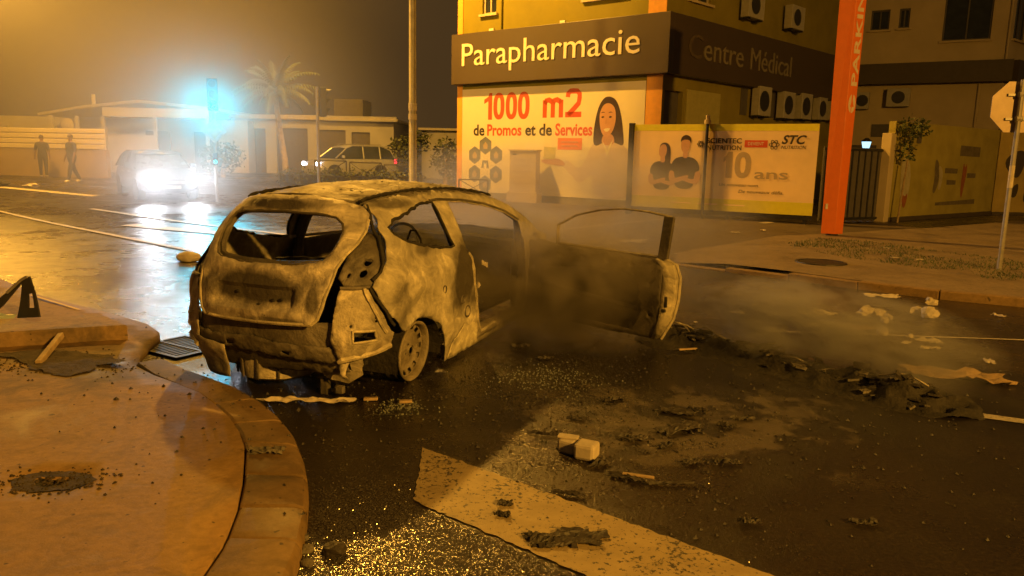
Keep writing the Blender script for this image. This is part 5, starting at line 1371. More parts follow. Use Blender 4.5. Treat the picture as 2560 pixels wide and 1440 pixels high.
# --- rear panel and bumper beam
bp_ = panel([(-.62, .16), (.62, .20), (.58, .56), (-.58, .56)], [], lambda x, z: (x, RY(x, z)+.055, z), .04); o = bp_.build('rear_panel', M['burnt_dark'], BC, smooth=True, fix=False); crumple(o, .006, 7, 8); solid(o, .006, 0)
random.seed(77)
bb = panel([(-.80, .35), (-.45, .325), (-.1, .31), (.3, .285), (.62, .275), (.63, .36), (.45, .405), (.2, .395), (-.1, .43), (-.4, .415), (-.82, .45)], [[(-.30, .37), (-.22, .375), (-.22, .35), (-.30, .345)], [(.18, .345), (.24, .345), (.24, .32), (.18, .32)]], lambda x, z: (x, RY(x, z)+.028, z), .03, .010); o = bb.build('bumper_beam', M['burnt_dark'], BC, smooth=True, fix=False); crumple(o, .008, 5, 9); solid(o, .012, -1)
for x0, x1, z0, dz in ((.58, .64, .16, .14),):
    h_ = panel([(x0, z0+dz), (x1, z0+dz), (x1-.01, z0+.01), (x0+.02, z0)], [], lambda x, z: (x, RY(x, z)+.02+.05*sin(z*25), z), .025, .008); o = h_.build('torn_strip', M['burnt'], BC, smooth=True, fix=False); crumple(o, .008, 9, 4); solid(o, .005, 0)
sk = panel([(-.862, .50), (-.85, .12), (-.76, .07), (-.52, .055), (-.36, .07), (-.30, .34), (-.60, .37)], [], lambda x, z: (x, RY(x, z)+.004, z), .035, .004); o = sk.build('bumper_remnant', M['burnt'], BC, smooth=True, fix=False); crumple(o, .010, 5, 10); solid(o, .008, 0)
# spare wheel well hanging under the boot, with ribs
m = MB(); prof = []
for k in range(33):
    a = 2*pi*k/32; prof.append((cos(a), sin(a)))
sw = MB(); sw.lathe([(.001, .055), (.24, .055), (.285, .085), (.30, .20), (.31, .33)], 32, (-.13, .50, 0)); o = sw.build('spare_wheel_well', M['burnt'], BC, smooth=True); o.data.update()
for v in o.data.vertices: v.co.y = .50 + (v.co.y-.50)*1.15
crumple(o, .008, 6, 3)
for k in range(4):
    a = radians(-135+27*k); m = MB(); m.tube([(-.13+.30*cos(a), .50+.345*sin(a), .09), (-.13+.315*cos(a), .50+.36*sin(a), .30)], .010, 5); m.build('rib', M['burnt_dark'], BC)
m = MB(); m.tube([(.30, .35, .16), (.33, .7, .15), (.30, 1.6, .14)], [.05, .05, .03], 8); m.build('exhaust_pipe', M['burnt_dark'], BC, smooth=True)
tw_ = panel([(.32, .30), (.70, .31), (.66, .16), (.56, .10), (.42, .13)], [[(.44, .24), (.50, .24), (.49, .18), (.45, .18)], [(.56, .26), (.61, .26), (.60, .20), (.57, .20)]], lambda x, z: (x, RY(x, z)+.10, z), .03, .006); o = tw_.build('tow_bracket', M['burnt'], BC, fix=False); crumple(o, .008, 9, 2); solid(o, .01, 0)
m = MB(); m.box((.39, .30, .06), (.05, .05, .11)); m.build('hanging_stub', M['burnt_dark'], BC)
m = MB(); m.box((.54, .26, .065), (.05, .04, .05)); m.build('hanging_stub', M['burnt_dark'], BC)
# underbody, axle, boot floor
m = MB(); m.bx(-.62, .62, .45, 4.1, .20, .23); m.build('floor_pan', M['charred'], BC)
m = MB(); m.tube([(-.68, .85, .235), (.68, .85, .235)], .045, 8); m.build('rear_axle', M['burnt_dark'], BC)
for sg in (1, -1):
    m = MB()
    for i in range(13):
        a0, a1 = radians(-10+200*i/13), radians(-10+200*(i+1)/13); r = .345
        m.add([(sg*.86, .84+r*cos(a0), .20+r*.92*sin(a0)), (sg*.86, .84+r*cos(a1), .20+r*.92*sin(a1)), (sg*.56, .84+r*cos(a1), .20+r*.92*sin(a1)), (sg*.56, .84+r*cos(a0), .20+r*.92*sin(a0))], [(0, 1, 2, 3)])
    m.add([(sg*.56, .84+.345*cos(radians(a)), .20+.317*sin(radians(a))) for a in range(-10, 200, 15)], [tuple(range(14))])
    m.build('wheel_housing', M['charred'], BC)
# --- wheels: steel rims with their row of vents, tyres burnt away to wire and crumbs
def rim_depth(r): return lerp(r, [0, .03, .035, .075, .10, .135, .165, .20, .21], [.035, .035, .02, .02, .0, -.012, .012, .018, .02])
R_ = .232
circ = lambda cx, cy, rx, ry, n_, ph=0: [(cx+rx*cos(2*pi*k/n_+ph), cy+ry*sin(2*pi*k/n_+ph)) for k in range(n_)]
vents = []
for k in range(14):
    a = 2*pi*k/14; c_, s_ = cos(a), sin(a)
    vents.append([(c_*r - s_*t, s_*r + c_*t) for r, t in ((.158, -.019), (.194, -.022), (.194, .022), (.158, .019))])
nuts = [circ(.052*cos(2*pi*k/4+.4), .052*sin(2*pi*k/4+.4), .009, .009, 8) for k in range(4)] + [circ(0, 0, .026, .026, 14)]
random.seed(4)
dm = panel(circ(0, 0, .205, .205, 44), vents + nuts, lambda a, b: (rim_depth(sqrt(a*a+b*b)), a, b), .018)
disc_me = dm.mesh('disc'); disc_me.materials.append(M['rim'])
bm_ = MB(); bm_.lathe([(.205, .015), (.208, .06), (.222, .075), (R_, .07), (R_, .055), (.212, .045), (.200, -.02), (.200, -.10), (.215, -.115), (R_, -.12)], 44, (0, 0, 0), 'X'); bar_me = bm_.mesh('barrel'); bar_me.materials.append(M['rim'])
br_ = MB(); br_.lathe([(.001, -.012), (.115, -.012), (.118, -.06), (.15, -.062), (.15, -.075), (.001, -.078)], 30, (0, 0, 0), 'X'); drum_me = br_.mesh('drum'); drum_me.materials.append(M['charred'])
ty_ = MB(); rng = random.Random(2)
rings = [( .226 + .010*rng.random(), -.115 + .012*i) for i in range(12)]
ty_.lathe([(r+.012*rng.random(), x) for r, x in rings], 44, (0, 0, 0), 'X'); tyre_me = ty_.mesh('tyre_remains'); tyre_me.materials.append(M['charred'])
for me_ in (disc_me, bar_me, drum_me, tyre_me):
    for p in me_.polygons: p.use_smooth = True
for sg, y in ((1, .86), (-1, .86), (1, 3.58), (-1, 3.58)):
    me_ = disc_me
    wo = bpy.data.objects.new('wheel', None); link(wo, BC); wo.location = (sg*.735, y, R_+.004); wo.rotation_euler = (0, radians(4)*sg, 0 if sg > 0 else pi)
    for nm, q in (('rim_disc', disc_me), ('rim_barrel', bar_me), ('brake_drum', drum_me), ('tyre_remains', tyre_me)):
        po_ = bpy.data.objects.new(nm, q); link(po_, wo)
# --- left door (closed), seats, dash, bonnet, front
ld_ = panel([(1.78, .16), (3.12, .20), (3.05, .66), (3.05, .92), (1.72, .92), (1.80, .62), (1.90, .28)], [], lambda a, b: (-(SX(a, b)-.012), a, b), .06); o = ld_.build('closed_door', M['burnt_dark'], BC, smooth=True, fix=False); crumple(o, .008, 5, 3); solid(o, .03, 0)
m = MB(); ln = densify([(1.74, .93), (1.74, 1.12), (1.80, 1.28), (2.066, 1.275), (2.455, 1.225), (2.8, 1.14), (3.05, .96)], .05, False); m.tube([(-(SX(a, b)+.0), a, b) for a, b in ln], .018, 6); m.build('door_window_frame', M['burnt_dark'], BC, smooth=True)
m = MB(); m.tube([(-.79, 1.5, .955), (-.80, 2.3, .935), (-.80, 3.05, .93)], .016, 6); m.build('window_sill_highlight', M['paper'], BC)  # pale colour draws the highlight along the far door's upper edge
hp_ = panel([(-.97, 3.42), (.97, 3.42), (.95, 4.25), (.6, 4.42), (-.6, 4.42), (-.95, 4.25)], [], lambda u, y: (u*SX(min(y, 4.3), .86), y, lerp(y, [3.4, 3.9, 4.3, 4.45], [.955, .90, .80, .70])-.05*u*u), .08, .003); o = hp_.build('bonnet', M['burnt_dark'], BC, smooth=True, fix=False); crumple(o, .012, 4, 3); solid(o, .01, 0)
m = MB(); m.bx(-.70, .70, 4.28, 4.40, .25, .70); m.build('front_panel', M['burnt_dark'], BC)
m = MB(); m.bx(-.45, .45, 3.55, 4.2, .25, .70); o = m.build('engine_block', M['charred'], BC, bevel=.05)
m = MB(); m.tube([(-.72, 3.10, .80), (-.3, 3.05, .84), (.3, 3.05, .84), (.72, 3.10, .80)], .07, 8); m.build('dash_beam', M['charred'], BC, smooth=True)
m = MB(); m.bx(-.66, .66, 3.22, 3.26, .22, .86); m.build('bulkhead', M['charred'], BC)
m = MB(); m.lathe([(.17, -.012), (.185, 0), (.17, .012), (.155, 0), (.17, -.012)], 20, (-.36, 2.78, .83), 'Y'); m.tube([(-.36, 2.80, .83), (-.36, 3.05, .80)], .025, 6); m.build('steering_wheel', M['charred'], BC, smooth=True)
def seat_frame(x, y, h, w_):
    t = MB(); t.tube([(x-w_, y, .34), (x-w_, y-.10, .75), (x-w_*.85, y-.14, h), (x-w_*.3, y-.15, h+.05), (x+w_*.3, y-.15, h+.05), (x+w_*.85, y-.14, h), (x+w_, y-.10, .75), (x+w_, y, .34)], .016, 6)
    for z in (.45, .55, .65, .75, .85): t.tube([(x-w_, y-.02-.2*(z-.4), z), (x+w_, y-.02-.2*(z-.4), z)], .006, 4)
    t.tube([(x-w_, y, .34), (x-w_, y+.45, .36), (x+w_, y+.45, .36), (x+w_, y, .34)], .016, 6)
    for k in range(6): t.tube([(x-w_, y+.07*k, .35), (x+w_, y+.07*k, .35)], .006, 4)
    return t.build('seat_frame', M['charred'], BC, smooth=True)
seat_frame(.38, 2.12, .80, .21); seat_frame(-.38, 2.12, .80, .21)
m = MB(); m.tube([(.10, 2.02, .80), (.11, 2.0, .92), (.15, 2.0, 1.02), (.20, 2.0, 1.02), (.25, 2.0, .95), (.28, 2.02, .80)], .010, 6); m.build('headrest_loop', M['charred'], BC, smooth=True)
rs = panel([(-.58, .30), (.58, .30), (.58, .84), (.3, .86), (-.3, .86), (-.58, .84)], [], lambda x, z: (x, 1.14-.2*(z-.3), z), .06, .004); o = rs.build('rear_seat_back', M['charred'], BC, smooth=True, fix=False); crumple(o, .012, 5, 1); solid(o, .03, 0)
m = MB(); rng = random.Random(8)
for k in range(60):
    p = Vector((rng.uniform(-.6, .6), rng.uniform(1.2, 3.0), .235)); s = rng.uniform(.02, .07)
    m.box(p, (s, s*rng.uniform(.4, 1.2), s*.6), Matrix.Rotation(rng.uniform(0, 3), 3, 'Z') @ Matrix.Rotation(rng.uniform(-.6, .6), 3, 'X'))
tag(m.build('cabin_rubble', M['ash'], BC), kind='stuff')
# --- open right door
HX, HY, AO = .865, 3.24, radians(70)
DR = bpy.data.objects.new('open_door', None); link(DR, BC); DR.location = (HX, HY, 0); DR.rotation_euler = (0, 0, atan2(-cos(AO), sin(AO)))
# local: x = along door from the hinge, y = outward side (outer skin at +y), z up
def skin_y(d, z): return .035 + .03*(1-((z-.5)/.5)**2) if True else 0
pan = [(.02, .10), (.03, .88), (.33, .845), (1.0, .835), (1.52, .825), (1.66, .77), (1.70, .66), (1.69, .45), (1.655, .28), (1.55, .08), (1.0, .06)]
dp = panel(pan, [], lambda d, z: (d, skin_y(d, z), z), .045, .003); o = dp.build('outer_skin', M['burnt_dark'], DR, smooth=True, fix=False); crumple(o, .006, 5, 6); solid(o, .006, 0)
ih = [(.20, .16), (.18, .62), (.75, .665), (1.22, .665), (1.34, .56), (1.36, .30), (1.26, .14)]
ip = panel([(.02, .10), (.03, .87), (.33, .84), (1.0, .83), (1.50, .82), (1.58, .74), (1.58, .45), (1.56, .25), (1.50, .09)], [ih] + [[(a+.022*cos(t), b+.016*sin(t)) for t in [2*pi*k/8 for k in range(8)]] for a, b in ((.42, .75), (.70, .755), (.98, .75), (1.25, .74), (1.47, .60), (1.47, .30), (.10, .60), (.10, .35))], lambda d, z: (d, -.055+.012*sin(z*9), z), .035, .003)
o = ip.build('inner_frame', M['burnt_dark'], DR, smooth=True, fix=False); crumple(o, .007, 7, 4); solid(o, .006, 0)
ed = MB(); zs_e = [(1.55, .08), (1.655, .28), (1.69, .45), (1.70, .66), (1.66, .77), (1.52, .825)]; zi = [(1.50, .09), (1.56, .25), (1.58, .45), (1.58, .66), (1.58, .74), (1.50, .82)]
ev = []
for (a, b), (c_, d_) in zip(zs_e, zi): ev += [(a, skin_y(a, b), b), (a-.01, -.005, b), ((a+c_)/2, -.03, (b+d_)/2), (c_, -.055, d_)]
ed.add(ev, [(i*4+j, i*4+j+1, (i+1)*4+j+1, (i+1)*4+j) for i in range(5) for j in range(3)]); o = ed.build('jamb_face', M['burnt_pale'], DR, smooth=True); solid(o, .005, 0)
m = MB(); m.tube([(a+.004, skin_y(a, b)-.01, b) for a, b in densify(zs_e, .05, False)], .016, 7); m.build('jamb_bead', M['burnt_pale'], DR, smooth=True)
m = MB(); m.box((1.62, -.02, .44), (.03, .05, .10)); m.box((1.60, -.035, .36), (.05, .03, .03)); m.build('latch', M['dark_steel'], DR, bevel=.006)
fr_ = [(.345, .84), (.35, 1.04), (.57, 1.15), (.85, 1.217), (1.11, 1.243), (1.37, 1.232), (1.60, 1.20)]
for off, r in ((.012, .009), (-.014, .009)):
    m = MB(); m.tube([(a, .01+off, b) for a, b in densify(smooth_poly(fr_, 0), .08, False)], r, 6); m.build('window_frame', M['burnt'], DR, smooth=True)
m = MB(); m.prism([(1.50, .82), (1.60, .82), (1.645, 1.20), (1.545, 1.205)], -.02, .02, lambda a, b, h: (a, h, b)); o = m.build('window_frame_post', M['burnt_dark'], DR, bevel=.008)
m = MB(); m.tube([(.36, .0, .86), (.8, 0, .85), (1.5, 0, .835)], .014, 6); m.build('window_sill', M['burnt'], DR, smooth=True)
m = MB(); m.tube([(.2, -.02, .45), (.6, -.01, .40), (1.3, .0, .33)], .022, 6); m.build('impact_bar', M['burnt_dark'], DR, smooth=True)
m = MB(); m.box((0, .0, .70), (.10, .06, .07)); m.box((0, .0, .28), (.10, .06, .07)); m.build('hinge', M['burnt_dark'], DR)
# paper caught in the cabin
# ------------------------------------------------------------------ litter, ash and fragments
def crumpled_sheet(name, loc, w_, l_, rz, mat, label, cat, seed, amp=.03, group=None, nx=13, ny=9, tilt=0.0):
    rng = random.Random(seed); m = MB(); q = Vector((seed*3.1, seed*1.7, 0)); vs_ = []
    for j in range(ny):
        for i in range(nx):
            u, v = i/(nx-1)-.5, j/(ny-1)-.5
            e = 1 + .35*noise.noise(Vector((u*3, v*3, seed)))
            h = amp*(abs(noise.noise(Vector((u*4, v*4, seed*1.3)))*1.5 + noise.noise(Vector((u*9, v*9, seed)))*.7)) + .006
            vs_.append((u*w_*e, v*l_*e, h + tilt*(u+.5)))
    def keep(i, j):
        u, v = (i+.5)/(nx-1)*2-1, (j+.5)/(ny-1)*2-1
        return max(abs(u), abs(v))**3 + .9*noise.noise(Vector((u*2.1, v*2.1, seed*.7))) < .95
    ff = [(j*nx+i, j*nx+i+1, (j+1)*nx+i+1, (j+1)*nx+i) for j in range(ny-1) for i in range(nx-1) if keep(i, j)]
    m.add(vs_, ff)
    o = m.build(name, mat, None, fix=False, smooth=False); o.location = loc; o.rotation_euler = (0, 0, rz); solid(o, .003, 1)
    return tag(o, label, cat, group)
def lump(name, loc, size, mat, label, cat, seed, group=None, rz=0.0, detail=2, rough=.35):
    bm = bmesh.new(); bmesh.ops.create_icosphere(bm, subdivisions=detail, radius=1.0)
    for v in bm.verts:
        f = 1 + rough*noise.noise(v.co*1.7 + Vector((seed*2.3, 0, seed))) + rough*.5*noise.noise(v.co*4 + Vector((seed, seed, 0)))
        v.co = Vector((v.co.x*size[0]*f, v.co.y*size[1]*f, max(-.6, v.co.z)*size[2]*f))
    zmin = min(v.co.z for v in bm.verts)
    for v in bm.verts: v.co.z -= zmin
    me = bpy.data.meshes.new(name); bm.to_mesh(me); bm.free(); me.materials.append(mat)
    o = bpy.data.objects.new(name, me); link(o); o.location = loc; o.rotation_euler = (0, 0, rz)
    return tag(o, label, cat, group)
def stick(name, p0, p1, r, mat, label, cat, flat_=.5):
    a, b = Vector(p0), Vector(p1); d = b-a; m = MB()
    m.box((0, 0, 0), (d.length, r*2, r*2*flat_)); me_o = m.build(name, mat, None, bevel=r*.3)
    me_o.location = (a+b)/2; me_o.rotation_euler = Vector((1, 0, 0)).rotation_difference(d.normalized()).to_euler()
    return tag(me_o, label, cat)
# foam-like white container in the foreground
bx_ = empty('foam_container', (.40, 4.20, .0), radians(-28), 'dirty white foam container lying on the asphalt in the foreground', 'container')
for nm, c_, s_, rt in (('main_block', (.10, -.02, .075), (.20, .20, .15), .05), ('side_block', (-.10, .03, .065), (.18, .17, .13), -.1), ('lid', (-.12, .05, .138), (.20, .10, .02), .2)):
    m = MB(); m.box([q*.62 for q in c_], [q*.62 for q in s_], rt); o = m.build(nm, M['foam'], bx_, bevel=.018)
# charred flakes (told apart only by place)
FL = [(.75, 5.23, .17, .07), (1.13, 4.96, .26, .10), (1.09, 4.65, .30, .12), (.44, 4.79, .11, .05), (.22, 4.49, .20, .03), (.76, 4.45, .16, .08), (1.04, 4.10, .13, .06), (1.24, 4.11, .15, .05), (-.02, 3.41, .07, .05), (-.01, 3.52, .07, .05), (.20, 3.16, .20, .12), (.33, 3.20, .24, .14), (.12, 3.20, .10, .05), (.31, 3.65, .16, .03), (.64, 3.86, .20, .05), (.51, 4.04, .14, .04), (1.15, 3.39, .10, .04), (.85, 3.80, .24, .03), (1.40, 4.7, .14, .05), (1.55, 4.85, .16, .05), (.95, 4.35, .13, .06), (1.30, 5.02, .14, .04), (.55, 5.5, .12, .05), (.10, 6.70, .16, .06), (.30, 6.3, .14, .05), (1.70, 3.40, .13, .05)]
FLN = {0: 'charred flake highest of those right of the foam container', 1: 'wide charred flake far right of the foam container, above its twin', 2: 'widest charred flake to the right of the foam container', 3: 'short charred flake just above the foam container', 4: 'long thin charred strip left of the foam container', 5: 'charred flake immediately right of the foam container', 8: 'small charred flake on the white stripe, lower of a pair', 9: 'small charred flake on the white stripe, upper of a pair', 10: 'left end of the big charred clump on the white stripe', 11: 'big crumpled charred clump on the white stripe', 12: 'small charred scrap touching the clump on the white stripe', 13: 'long thin charred sliver at the upper edge of the white stripe', 17: 'long thin charred sliver beside the orange stick', 23: 'charred flake under the wreck doorway, deepest in the smoke', 24: 'charred flake on the road below the open door'}
for k, (x, y, a, b) in enumerate(FL):
    crumpled_sheet('charred_flake', (x, y, .002), a, b, random.Random(k).uniform(-.6, .6), M['char_flake'], FLN.get(k, 'small charred flake lying on the road in front of the wreck'), 'debris', 30+k, amp=.022, group='charred flakes on the road')
# stones and crust near the kerb
for k, (x, y, s_) in enumerate(((-.74, 3.03, .055), (-.86, 3.04, .035), (-.90, 3.15, .025), (-.83, 2.93, .03))):
    lump('stone', (x, y, 0), (s_, s_*.8, s_*.6), M['char_flake'] if k == 0 else M['ash'], ['dark lump of char on the glistening asphalt by the kerb', 'small stone against the kerb, left of the char lump', 'smallest stone by the kerb, above the char lump', 'pale stone by the kerb, nearest the bottom edge'][k], 'stone', 60+k, rz=k)
crumpled_sheet('crumpled_leaf', (-1.30, 3.88, PZ), .17, .08, .1, M['ash'], 'crumpled grey scrap lying on a kerb stone', 'litter', 71, amp=.03)
# plank with peeling white paint under the wreck's rear
crumpled_sheet('painted_plank', (-1.38, 5.03, .004), .60, .075, .02, M['paper'], 'peeling pale strip of trim lying behind the wreck', 'trim strip', 171, amp=.035, nx=22, ny=5)
for k, (x, y, l_) in enumerate(((-.97, 5.10, .10), (-.72, 5.06, .09))):
    stick('wood_chip', (x-l_/2, y, .012), (x+l_/2, y+.01, .014), .02, M['wood'], ['short wood chip just right of the pale trim strip', 'short wood chip further right of the pale trim strip'][k], 'wood chip')
stick('orange_stick', (.62, 3.90, .02), (.78, 3.84, .025), .012, M['wood'], 'short orange stick among the flakes on the right', 'stick')
stick('stick', (-3.50, 5.46, .115), (-3.64, 6.0, .20), .022, M['wood'], 'pale stick leaning on the low concrete block', 'stick', 1.0)
stick('long_splinter', (1.50, 6.62, .03), (1.88, 6.72, .035), .014, M['wood'], 'pale splinter between the open door and the ash heap', 'splinter')
stick('long_splinter', (2.86, 5.43, .06), (3.12, 5.47, .065), .016, M['wood'], 'pale splinter lying on the right end of the ash heap', 'splinter')
stick('wood_strip', (3.35, 9.4, .014), (3.55, 9.38, .016), .02, M['wood'], 'thin pale strip in the far gutter near the kerb', 'splinter')
# papers and polystyrene on the right
crumpled_sheet('white_sheet', (4.82, 9.74, .002), .42, .22, -.1, M['paper'], 'flat white sheet near the far right kerb', 'paper', 81, amp=.025)
crumpled_sheet('pink_rag', (3.45, 8.45, .002), .46, .12, .05, M['paper'], 'long pale crumpled rag right of the open door', 'rag', 82, amp=.05)
crumpled_sheet('straw_litter', (3.48, 7.82, .002), .75, .18, -.1, M['card'], 'flattened brown litter in front of the pale rag', 'litter', 83, amp=.03, nx=16)
for k, (x, y, s_) in enumerate(((4.05, 8.50, .085), (4.14, 8.44, .07), (3.98, 8.46, .06), (4.64, 8.56, .085), (4.70, 8.42, .09), (4.18, 8.28, .05), (4.05, 8.1, .05), (3.98, 7.42, .03), (5.15, 9.2, .07))):
    lump('polystyrene_lump', (x, y, 0), (s_, s_*.8, s_*.75), M['foam'], ['large polystyrene lump in the middle of the white cluster on the right', 'polystyrene lump at the right of the white cluster', 'polystyrene lump at the left of the white cluster', 'polystyrene lump of the far right pair, upper one', 'polystyrene lump of the far right pair, lower one', 'small polystyrene lump just below the white cluster', 'small polystyrene lump above the pale ball', 'tiny polystyrene crumb beside the pale ball', 'polystyrene lump nearest the far right kerb'][k], 'polystyrene', 90+k, group='polystyrene lumps on the right', rough=.6)
lump('plastic_ball', (3.74, 7.50, 0), (.055, .055, .06), M['foam'], 'round pale ball between the polystyrene and the ash heap', 'ball', 101, rough=.05, detail=3)
crumpled_sheet('torn_board', (3.62, 6.02, .002), .78, .30, -.35, M['card'], 'torn brown cardboard sheet at the right of the ash heap', 'cardboard', 84, amp=.05, nx=14)
for k, (x, y, w_) in enumerate(((3.92, 6.95, .16), (4.20, 6.49, .15), (4.05, 7.22, .22), (3.8, 7.15, .12), (5.6, 8.6, .15), (2.9, 8.95, .10), (1.95, 7.9, .08), (2.55, 8.45, .14), (3.0, 6.9, .08), (6.6, 13.1, .12), (6.95, 12.9, .16), (7.2, 14.6, .14), (5.3, 18.2, .2), (6.2, 18.9, .25))):
    crumpled_sheet('paper_scrap', (x, y, .002 if y < 12 else .10 if y < 16 else .006), w_, w_*.45, k*1.3, M['paper'], 'small pale paper scrap littering the road on the right', 'paper', 110+k, amp=w_*.14, group='paper scraps on the right')
lump('brick_chunk', (-5.0, 11.65, 0), (.20, .13, .10), M['paper'], 'white rubble chunk on the road left of the wreck', 'rubble', 130, rough=.15)
# litter heap by the far left walkers
for k, (x, y, s_) in enumerate(((-18.6, 26.6, .3), (-18.0, 26.8, .25), (-16.6, 26.4, .16), (-17.6, 25.2, .12))):
    lump('rubbish_heap', (x, y, hgt(x, y)-.02), (s_*1.6, s_, s_*.6), M['charred'] if k != 2 else M['paper'], ['largest dark rubbish heap below the left walker', 'second dark rubbish heap below the walkers', 'pale rubbish lump below the right walker', 'small dark lump lowest at the far left road'][k], 'rubbish', 140+k, rough=.6)
# broken black frame standing on the left pavement
BF = empty('broken_frame', (-4.55, 7.02, PZ), .1, 'broken black plastic frame leaning at the left edge of the pavement', 'broken frame')
m = panel([(-.10, 0), (.10, 0), (.04, .40), (-.03, .36)], [[(.0, .10), (.055, .10), (.045, .24), (.005, .23)]], lambda a, b: (a, .02*sin(b*8), b), .03); o = m.build('upright', M['black_plastic'], BF); solid(o, .03, 0)
m = MB(); m.prism([(.02, .40), (-.04, .36), (-.42, .05), (-.36, .0), (-.22, .12)], -.02, .02, lambda a, b, h: (a, h, b)); m.build('brace', M['black_plastic'], BF, bevel=.006)
m = MB(); m.tube([(-.16, -.03, .25), (-.03, -.03, .37), (.03, -.03, .405)], .014, 6); m.build('edge_trim', M['galv'], BF)
lump('glass_crumbs', (-4.75, 6.88, PZ), (.14, .06, .05), plain('glass_shards', (.35, .42, .38), .15), 'pale heap of broken glass at the foot of the black frame', 'glass', 150, rough=.7)

# ash heap, a long smoking ridge of burnt tyre and trim
rng = random.Random(17)
ax_ = [(1.50, 7.05), (1.75, 6.95), (2.05, 6.60), (2.35, 6.15), (2.62, 5.75), (2.85, 5.42), (3.05, 5.25)]
def heap_h(x, y):
    best = 0
    for (a, b) in zip(ax_, ax_[1:]):
        A, B, P_ = Vector(a), Vector(b), Vector((x, y)); t = max(0, min(1, (P_-A).dot(B-A)/(B-A).length_squared)); d = (P_-A.lerp(B, t)).length
        best = max(best, max(0, 1-(d/.34)**1.6))
    n_ = .55 + .8*noise.noise(Vector((x*3.1, y*3.1, 1))) + .5*noise.noise(Vector((x*8, y*8, 2)))
    return .15*best*max(.05, n_) + .02*best*abs(noise.noise(Vector((x*25, y*25, 0))))
m = panel([(1.15, 7.25), (1.6, 7.40), (2.2, 6.95), (2.75, 6.10), (3.35, 5.40), (3.25, 4.95), (2.75, 4.98), (2.3, 5.55), (1.8, 6.20), (1.3, 6.65)], [], lambda a, b: (a, b, heap_h(a, b)-.006), .024, .01)
HP = empty('ash_heap', (0, 0, 0), 0, 'long smoking ridge of ash and burnt tyre right of the open door', 'ash heap')
m.build('ash_ridge', M['charred'], HP, smooth=False, fix=False)
for k in range(110):
    t = rng.random()*(len(ax_)-1); i = int(t); p = Vector(ax_[i]).lerp(Vector(ax_[i+1]), t-i) + Vector((rng.gauss(0, .10), rng.gauss(0, .10)))
    s_ = rng.uniform(.015, .06); mm = MB()
    mm.box((0, 0, 0), (s_*2, s_, s_*.35), Matrix.Rotation(rng.uniform(0, 3), 3, 'Z') @ Matrix.Rotation(rng.uniform(-.7, .7), 3, 'X'))
    o = mm.build('fragment', M[rng.choice(['char_flake', 'char_flake', 'ash', 'charred'])], HP); o.location = (p.x, p.y, heap_h(p.x, p.y)+s_*.2)
for k in range(7):
    t = rng.random()*(len(ax_)-1); i = int(t); p = Vector(ax_[i]).lerp(Vector(ax_[i+1]), t-i); z = heap_h(p.x, p.y)
    mm = MB(); a = rng.uniform(-.5, .5); d = Vector((cos(a-.7), sin(a-.7), 0)); n_ = Vector((0, 0, 1))
    mm.tube([Vector((p.x, p.y, z)) + d*(.35*q/5-.17) + n_*(.05*sin(pi*q/5)) + Vector((rng.gauss(0, .012), rng.gauss(0, .012), 0)) for q in range(6)], .007, 5); mm.build('tyre_wire', M['burnt'], HP)
# fine crumbs on the road: too many to count
m = MB(); rng = random.Random(33)
for k in range(2400):
    if k % 3 == 0: x, y = rng.gauss(2.6, 1.3), rng.gauss(6.8, 1.5)
    elif k % 3 == 1: x, y = rng.gauss(.9, .9), rng.gauss(4.5, .8)
    else: x, y = rng.gauss(-.6, 1.3), rng.gauss(5.2, .7)
    z0 = 0
    if in_poly((x, y), slab_poly): z0 = slab_z(x, y)
    elif in_poly((x, y), kin + kout[::-1]): z0 = PZ
    s_ = rng.uniform(.004, .014)*(1.5 if rng.random() < .1 else 1); a = rng.uniform(0, 3)
    d1 = Vector((cos(a), sin(a), 0))*s_; d2_ = Vector((-sin(a), cos(a), 0))*s_*.7; p = Vector((x, y, z0+.002))
    m.add([p-d1, p+d2_, p+d1, p-d2_, p+Vector((0, 0, s_*.9))], [(0, 1, 4), (1, 2, 4), (2, 3, 4), (3, 0, 4)])
o = m.build('char_crumbs', M['char_flake'], None, fix=False); tag(o, 'fine char crumbs strewn over the road round the wreck', 'debris', kind='stuff')
# loose paper caught in the wreck's doorway
o = crumpled_sheet('paper_scrap', (0, 0, 0), .06, .045, 0, M['paper'], 'white scrap of paper inside the wreck doorway', 'paper', 160, amp=.01); o.location = (-.26, 6.95, .72); o.rotation_euler = (1.2, .4, .4)

# broken window glass strewn round the wreck: cubes of toughened glass, too many to count
m = MB(); rng = random.Random(51)
for k in range(620):
    if k % 3: x, y = rng.gauss(.30, .22), rng.gauss(5.75, .22)
    else: x, y = rng.gauss(-.75, .10), rng.gauss(4.95, .08)
    if in_poly((x, y), slab_poly) or in_poly((x, y), kin + kout[::-1]): continue
    s_ = rng.uniform(.004, .009); m.box((x, y, s_*.5), (s_*1.3, s_, s_), Matrix.Rotation(rng.uniform(0, 3), 3, 'Z') @ Matrix.Rotation(rng.uniform(-.5, .5), 3, 'X'))
gm, nt, b_ = _new('toughened_glass'); b_.inputs['Roughness'].default_value = .06
nt.links.new(_ramp(nt, _noise(nt, 40, 2), [(.35, (.10, .11, .10)), (.7, (.30, .32, .29))]), b_.inputs['Base Color'])
tag(m.build('glass_crumbs', gm, None), 'glinting crumbs of broken window glass round the wreck', 'broken glass', kind='stuff')
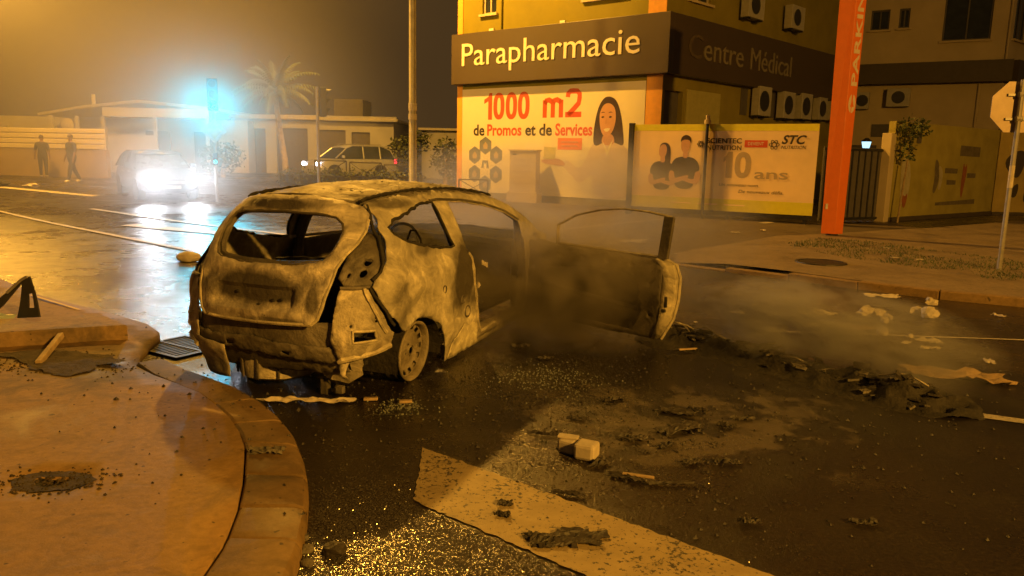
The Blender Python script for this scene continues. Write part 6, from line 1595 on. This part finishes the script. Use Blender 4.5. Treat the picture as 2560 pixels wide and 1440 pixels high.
# burnt wiring hanging out of the doorway and lying under the rear
for k, (p0, n_) in enumerate((((-.25, 5.55, .01), 9), ((.15, 6.1, .01), 8), ((-.95, 4.72, .01), 7), ((1.35, 6.3, .01), 8))):
    rng = random.Random(70+k); p = Vector(p0); a = rng.uniform(0, 6); pts = []
    for q in range(n_):
        pts.append(p.copy()); a += rng.uniform(-.9, .9); p = p + Vector((cos(a)*.06, sin(a)*.04, 0)); p.z = .008+.02*rng.random()
    m = MB(); m.tube(pts, .004, 5); o = m.build('burnt_wire', M['charred'], None)
    tag(o, ['curled burnt wire on the road behind the rear wheel', 'curled burnt wire on the road below the doorway', 'short burnt wire beside the curved kerb behind the wreck', 'curled burnt wire at the left end of the ash heap'][k], 'wire')
# ------------------------------------------------------------------ air: smoke
def volume_mat(name, col, dens, aniso=.2):
    m = bpy.data.materials.new(name); m.use_nodes = True; nt = m.node_tree; nt.nodes.clear()
    o = nt.nodes.new('ShaderNodeOutputMaterial'); v = nt.nodes.new('ShaderNodeVolumePrincipled')
    v.inputs['Color'].default_value = (*col, 1); v.inputs['Density'].default_value = dens; v.inputs['Anisotropy'].default_value = aniso
    nt.links.new(v.outputs[0], o.inputs['Volume']); return m, nt, v
def smoke(center, size, dens, col=(.8, .75, .68), nscale=2.0, thresh=.42, rz=0.0, stretch=(1, 1, 1), label=None, seed=0.0, soft=False, g=.25):
    bm = bmesh.new(); bmesh.ops.create_icosphere(bm, subdivisions=3, radius=1.0)
    me = bpy.data.meshes.new('smoke'); bm.to_mesh(me); bm.free()
    o = bpy.data.objects.new('smoke', me); link(o); o.location = center; o.scale = size; o.rotation_euler = (0, 0, rz)
    mat, nt, v = volume_mat('smoke_volume', col, 0.0, g)
    tc = nt.nodes.new('ShaderNodeTexCoord'); ln = nt.nodes.new('ShaderNodeVectorMath'); ln.operation = 'LENGTH'
    nt.links.new(tc.outputs['Object'], ln.inputs[0])
    fall = _ramp(nt, ln.outputs['Value'], [(.0, 1.0), (.97, 0.0)]); fall = _math(nt, 'MULTIPLY', fall, fall) if soft else fall
    geo = nt.nodes.new('ShaderNodeNewGeometry') if False else tc
    mp = nt.nodes.new('ShaderNodeMapping'); mp.inputs['Location'].default_value = (seed, seed*.7, 0); mp.inputs['Scale'].default_value = stretch
    nt.links.new(tc.outputs['Object'], mp.inputs[0])
    n = nt.nodes.new('ShaderNodeTexNoise'); n.inputs['Scale'].default_value = nscale; n.inputs['Detail'].default_value = 4; n.inputs['Roughness'].default_value = .55; n.inputs['Distortion'].default_value = .6
    nt.links.new(mp.outputs[0], n.inputs['Vector'])
    nz = _ramp(nt, n.outputs[0], [(thresh, 0.0), (thresh+.28, 1.0)])
    d = _math(nt, 'MULTIPLY', _math(nt, 'MULTIPLY', nz, fall), dens)
    nt.links.new(d, v.inputs['Density'])
    me.materials.append(mat); o['kind'] = 'stuff'
    if label: o['label'] = label; o['category'] = 'smoke'
    return o
smoke((.60, 7.05, .42), (1.25, .95, .85), 10.0, (.86, .77, .63), 2.3, .40, .3, g=.5, label='brown smoke rolling out of the wreck doorway')
smoke((.9, 8.8, .95), (2.3, 1.8, 1.2), 2.2, (.90, .87, .82), 1.9, .38, .3, seed=3.0, g=.55, label='thin smoke drifting above the open door')
smoke((2.55, 6.25, .30), (1.55, .55, .50), 20.0, (.97, .96, .98), 2.6, .42, radians(-52), seed=5.0, g=.45, label='pale smoke creeping along the ash heap')
smoke((-.6, 8.2, 1.0), (1.6, 1.2, .9), 1.6, (.82, .79, .77), 1.4, .36, .3, seed=8.0, g=.5, label='faint smoke seen through the wreck windows')
smoke((-11.0, 21.5, 1.2), (10.5, 7.0, 5.5), .060, (.88, .88, .9), .9, .18, .2, seed=12.0, soft=True, label='thin smoke bank drifting across the junction round the dark car')
smoke((-8.9, 21.6, 2.6), (7.0, 4.2, 5.0), .15, (.88, .90, .92), .9, .14, .2, seed=14.0, soft=True, label='added thicker smoke spreading a cyan halo round the green signal')  # put in to carry the signal's halo
smoke((-10.4, 21.3, .8), (3.4, 2.6, 1.7), .22, (.88, .90, .92), .9, .16, .2, seed=15.0, soft=True, label='added low smoke spreading a white halo before the dark car headlights')  # put in so the headlights show a halo
smoke((-14.0, 25.0, 6.5), (13.0, 8.0, 8.0), .050, (.9, .88, .85), .9, .16, .2, seed=16.0, soft=True, label='added smoke haze spreading a warm glow under the far left street lamp')  # put in for the lamp's warm glow at upper left
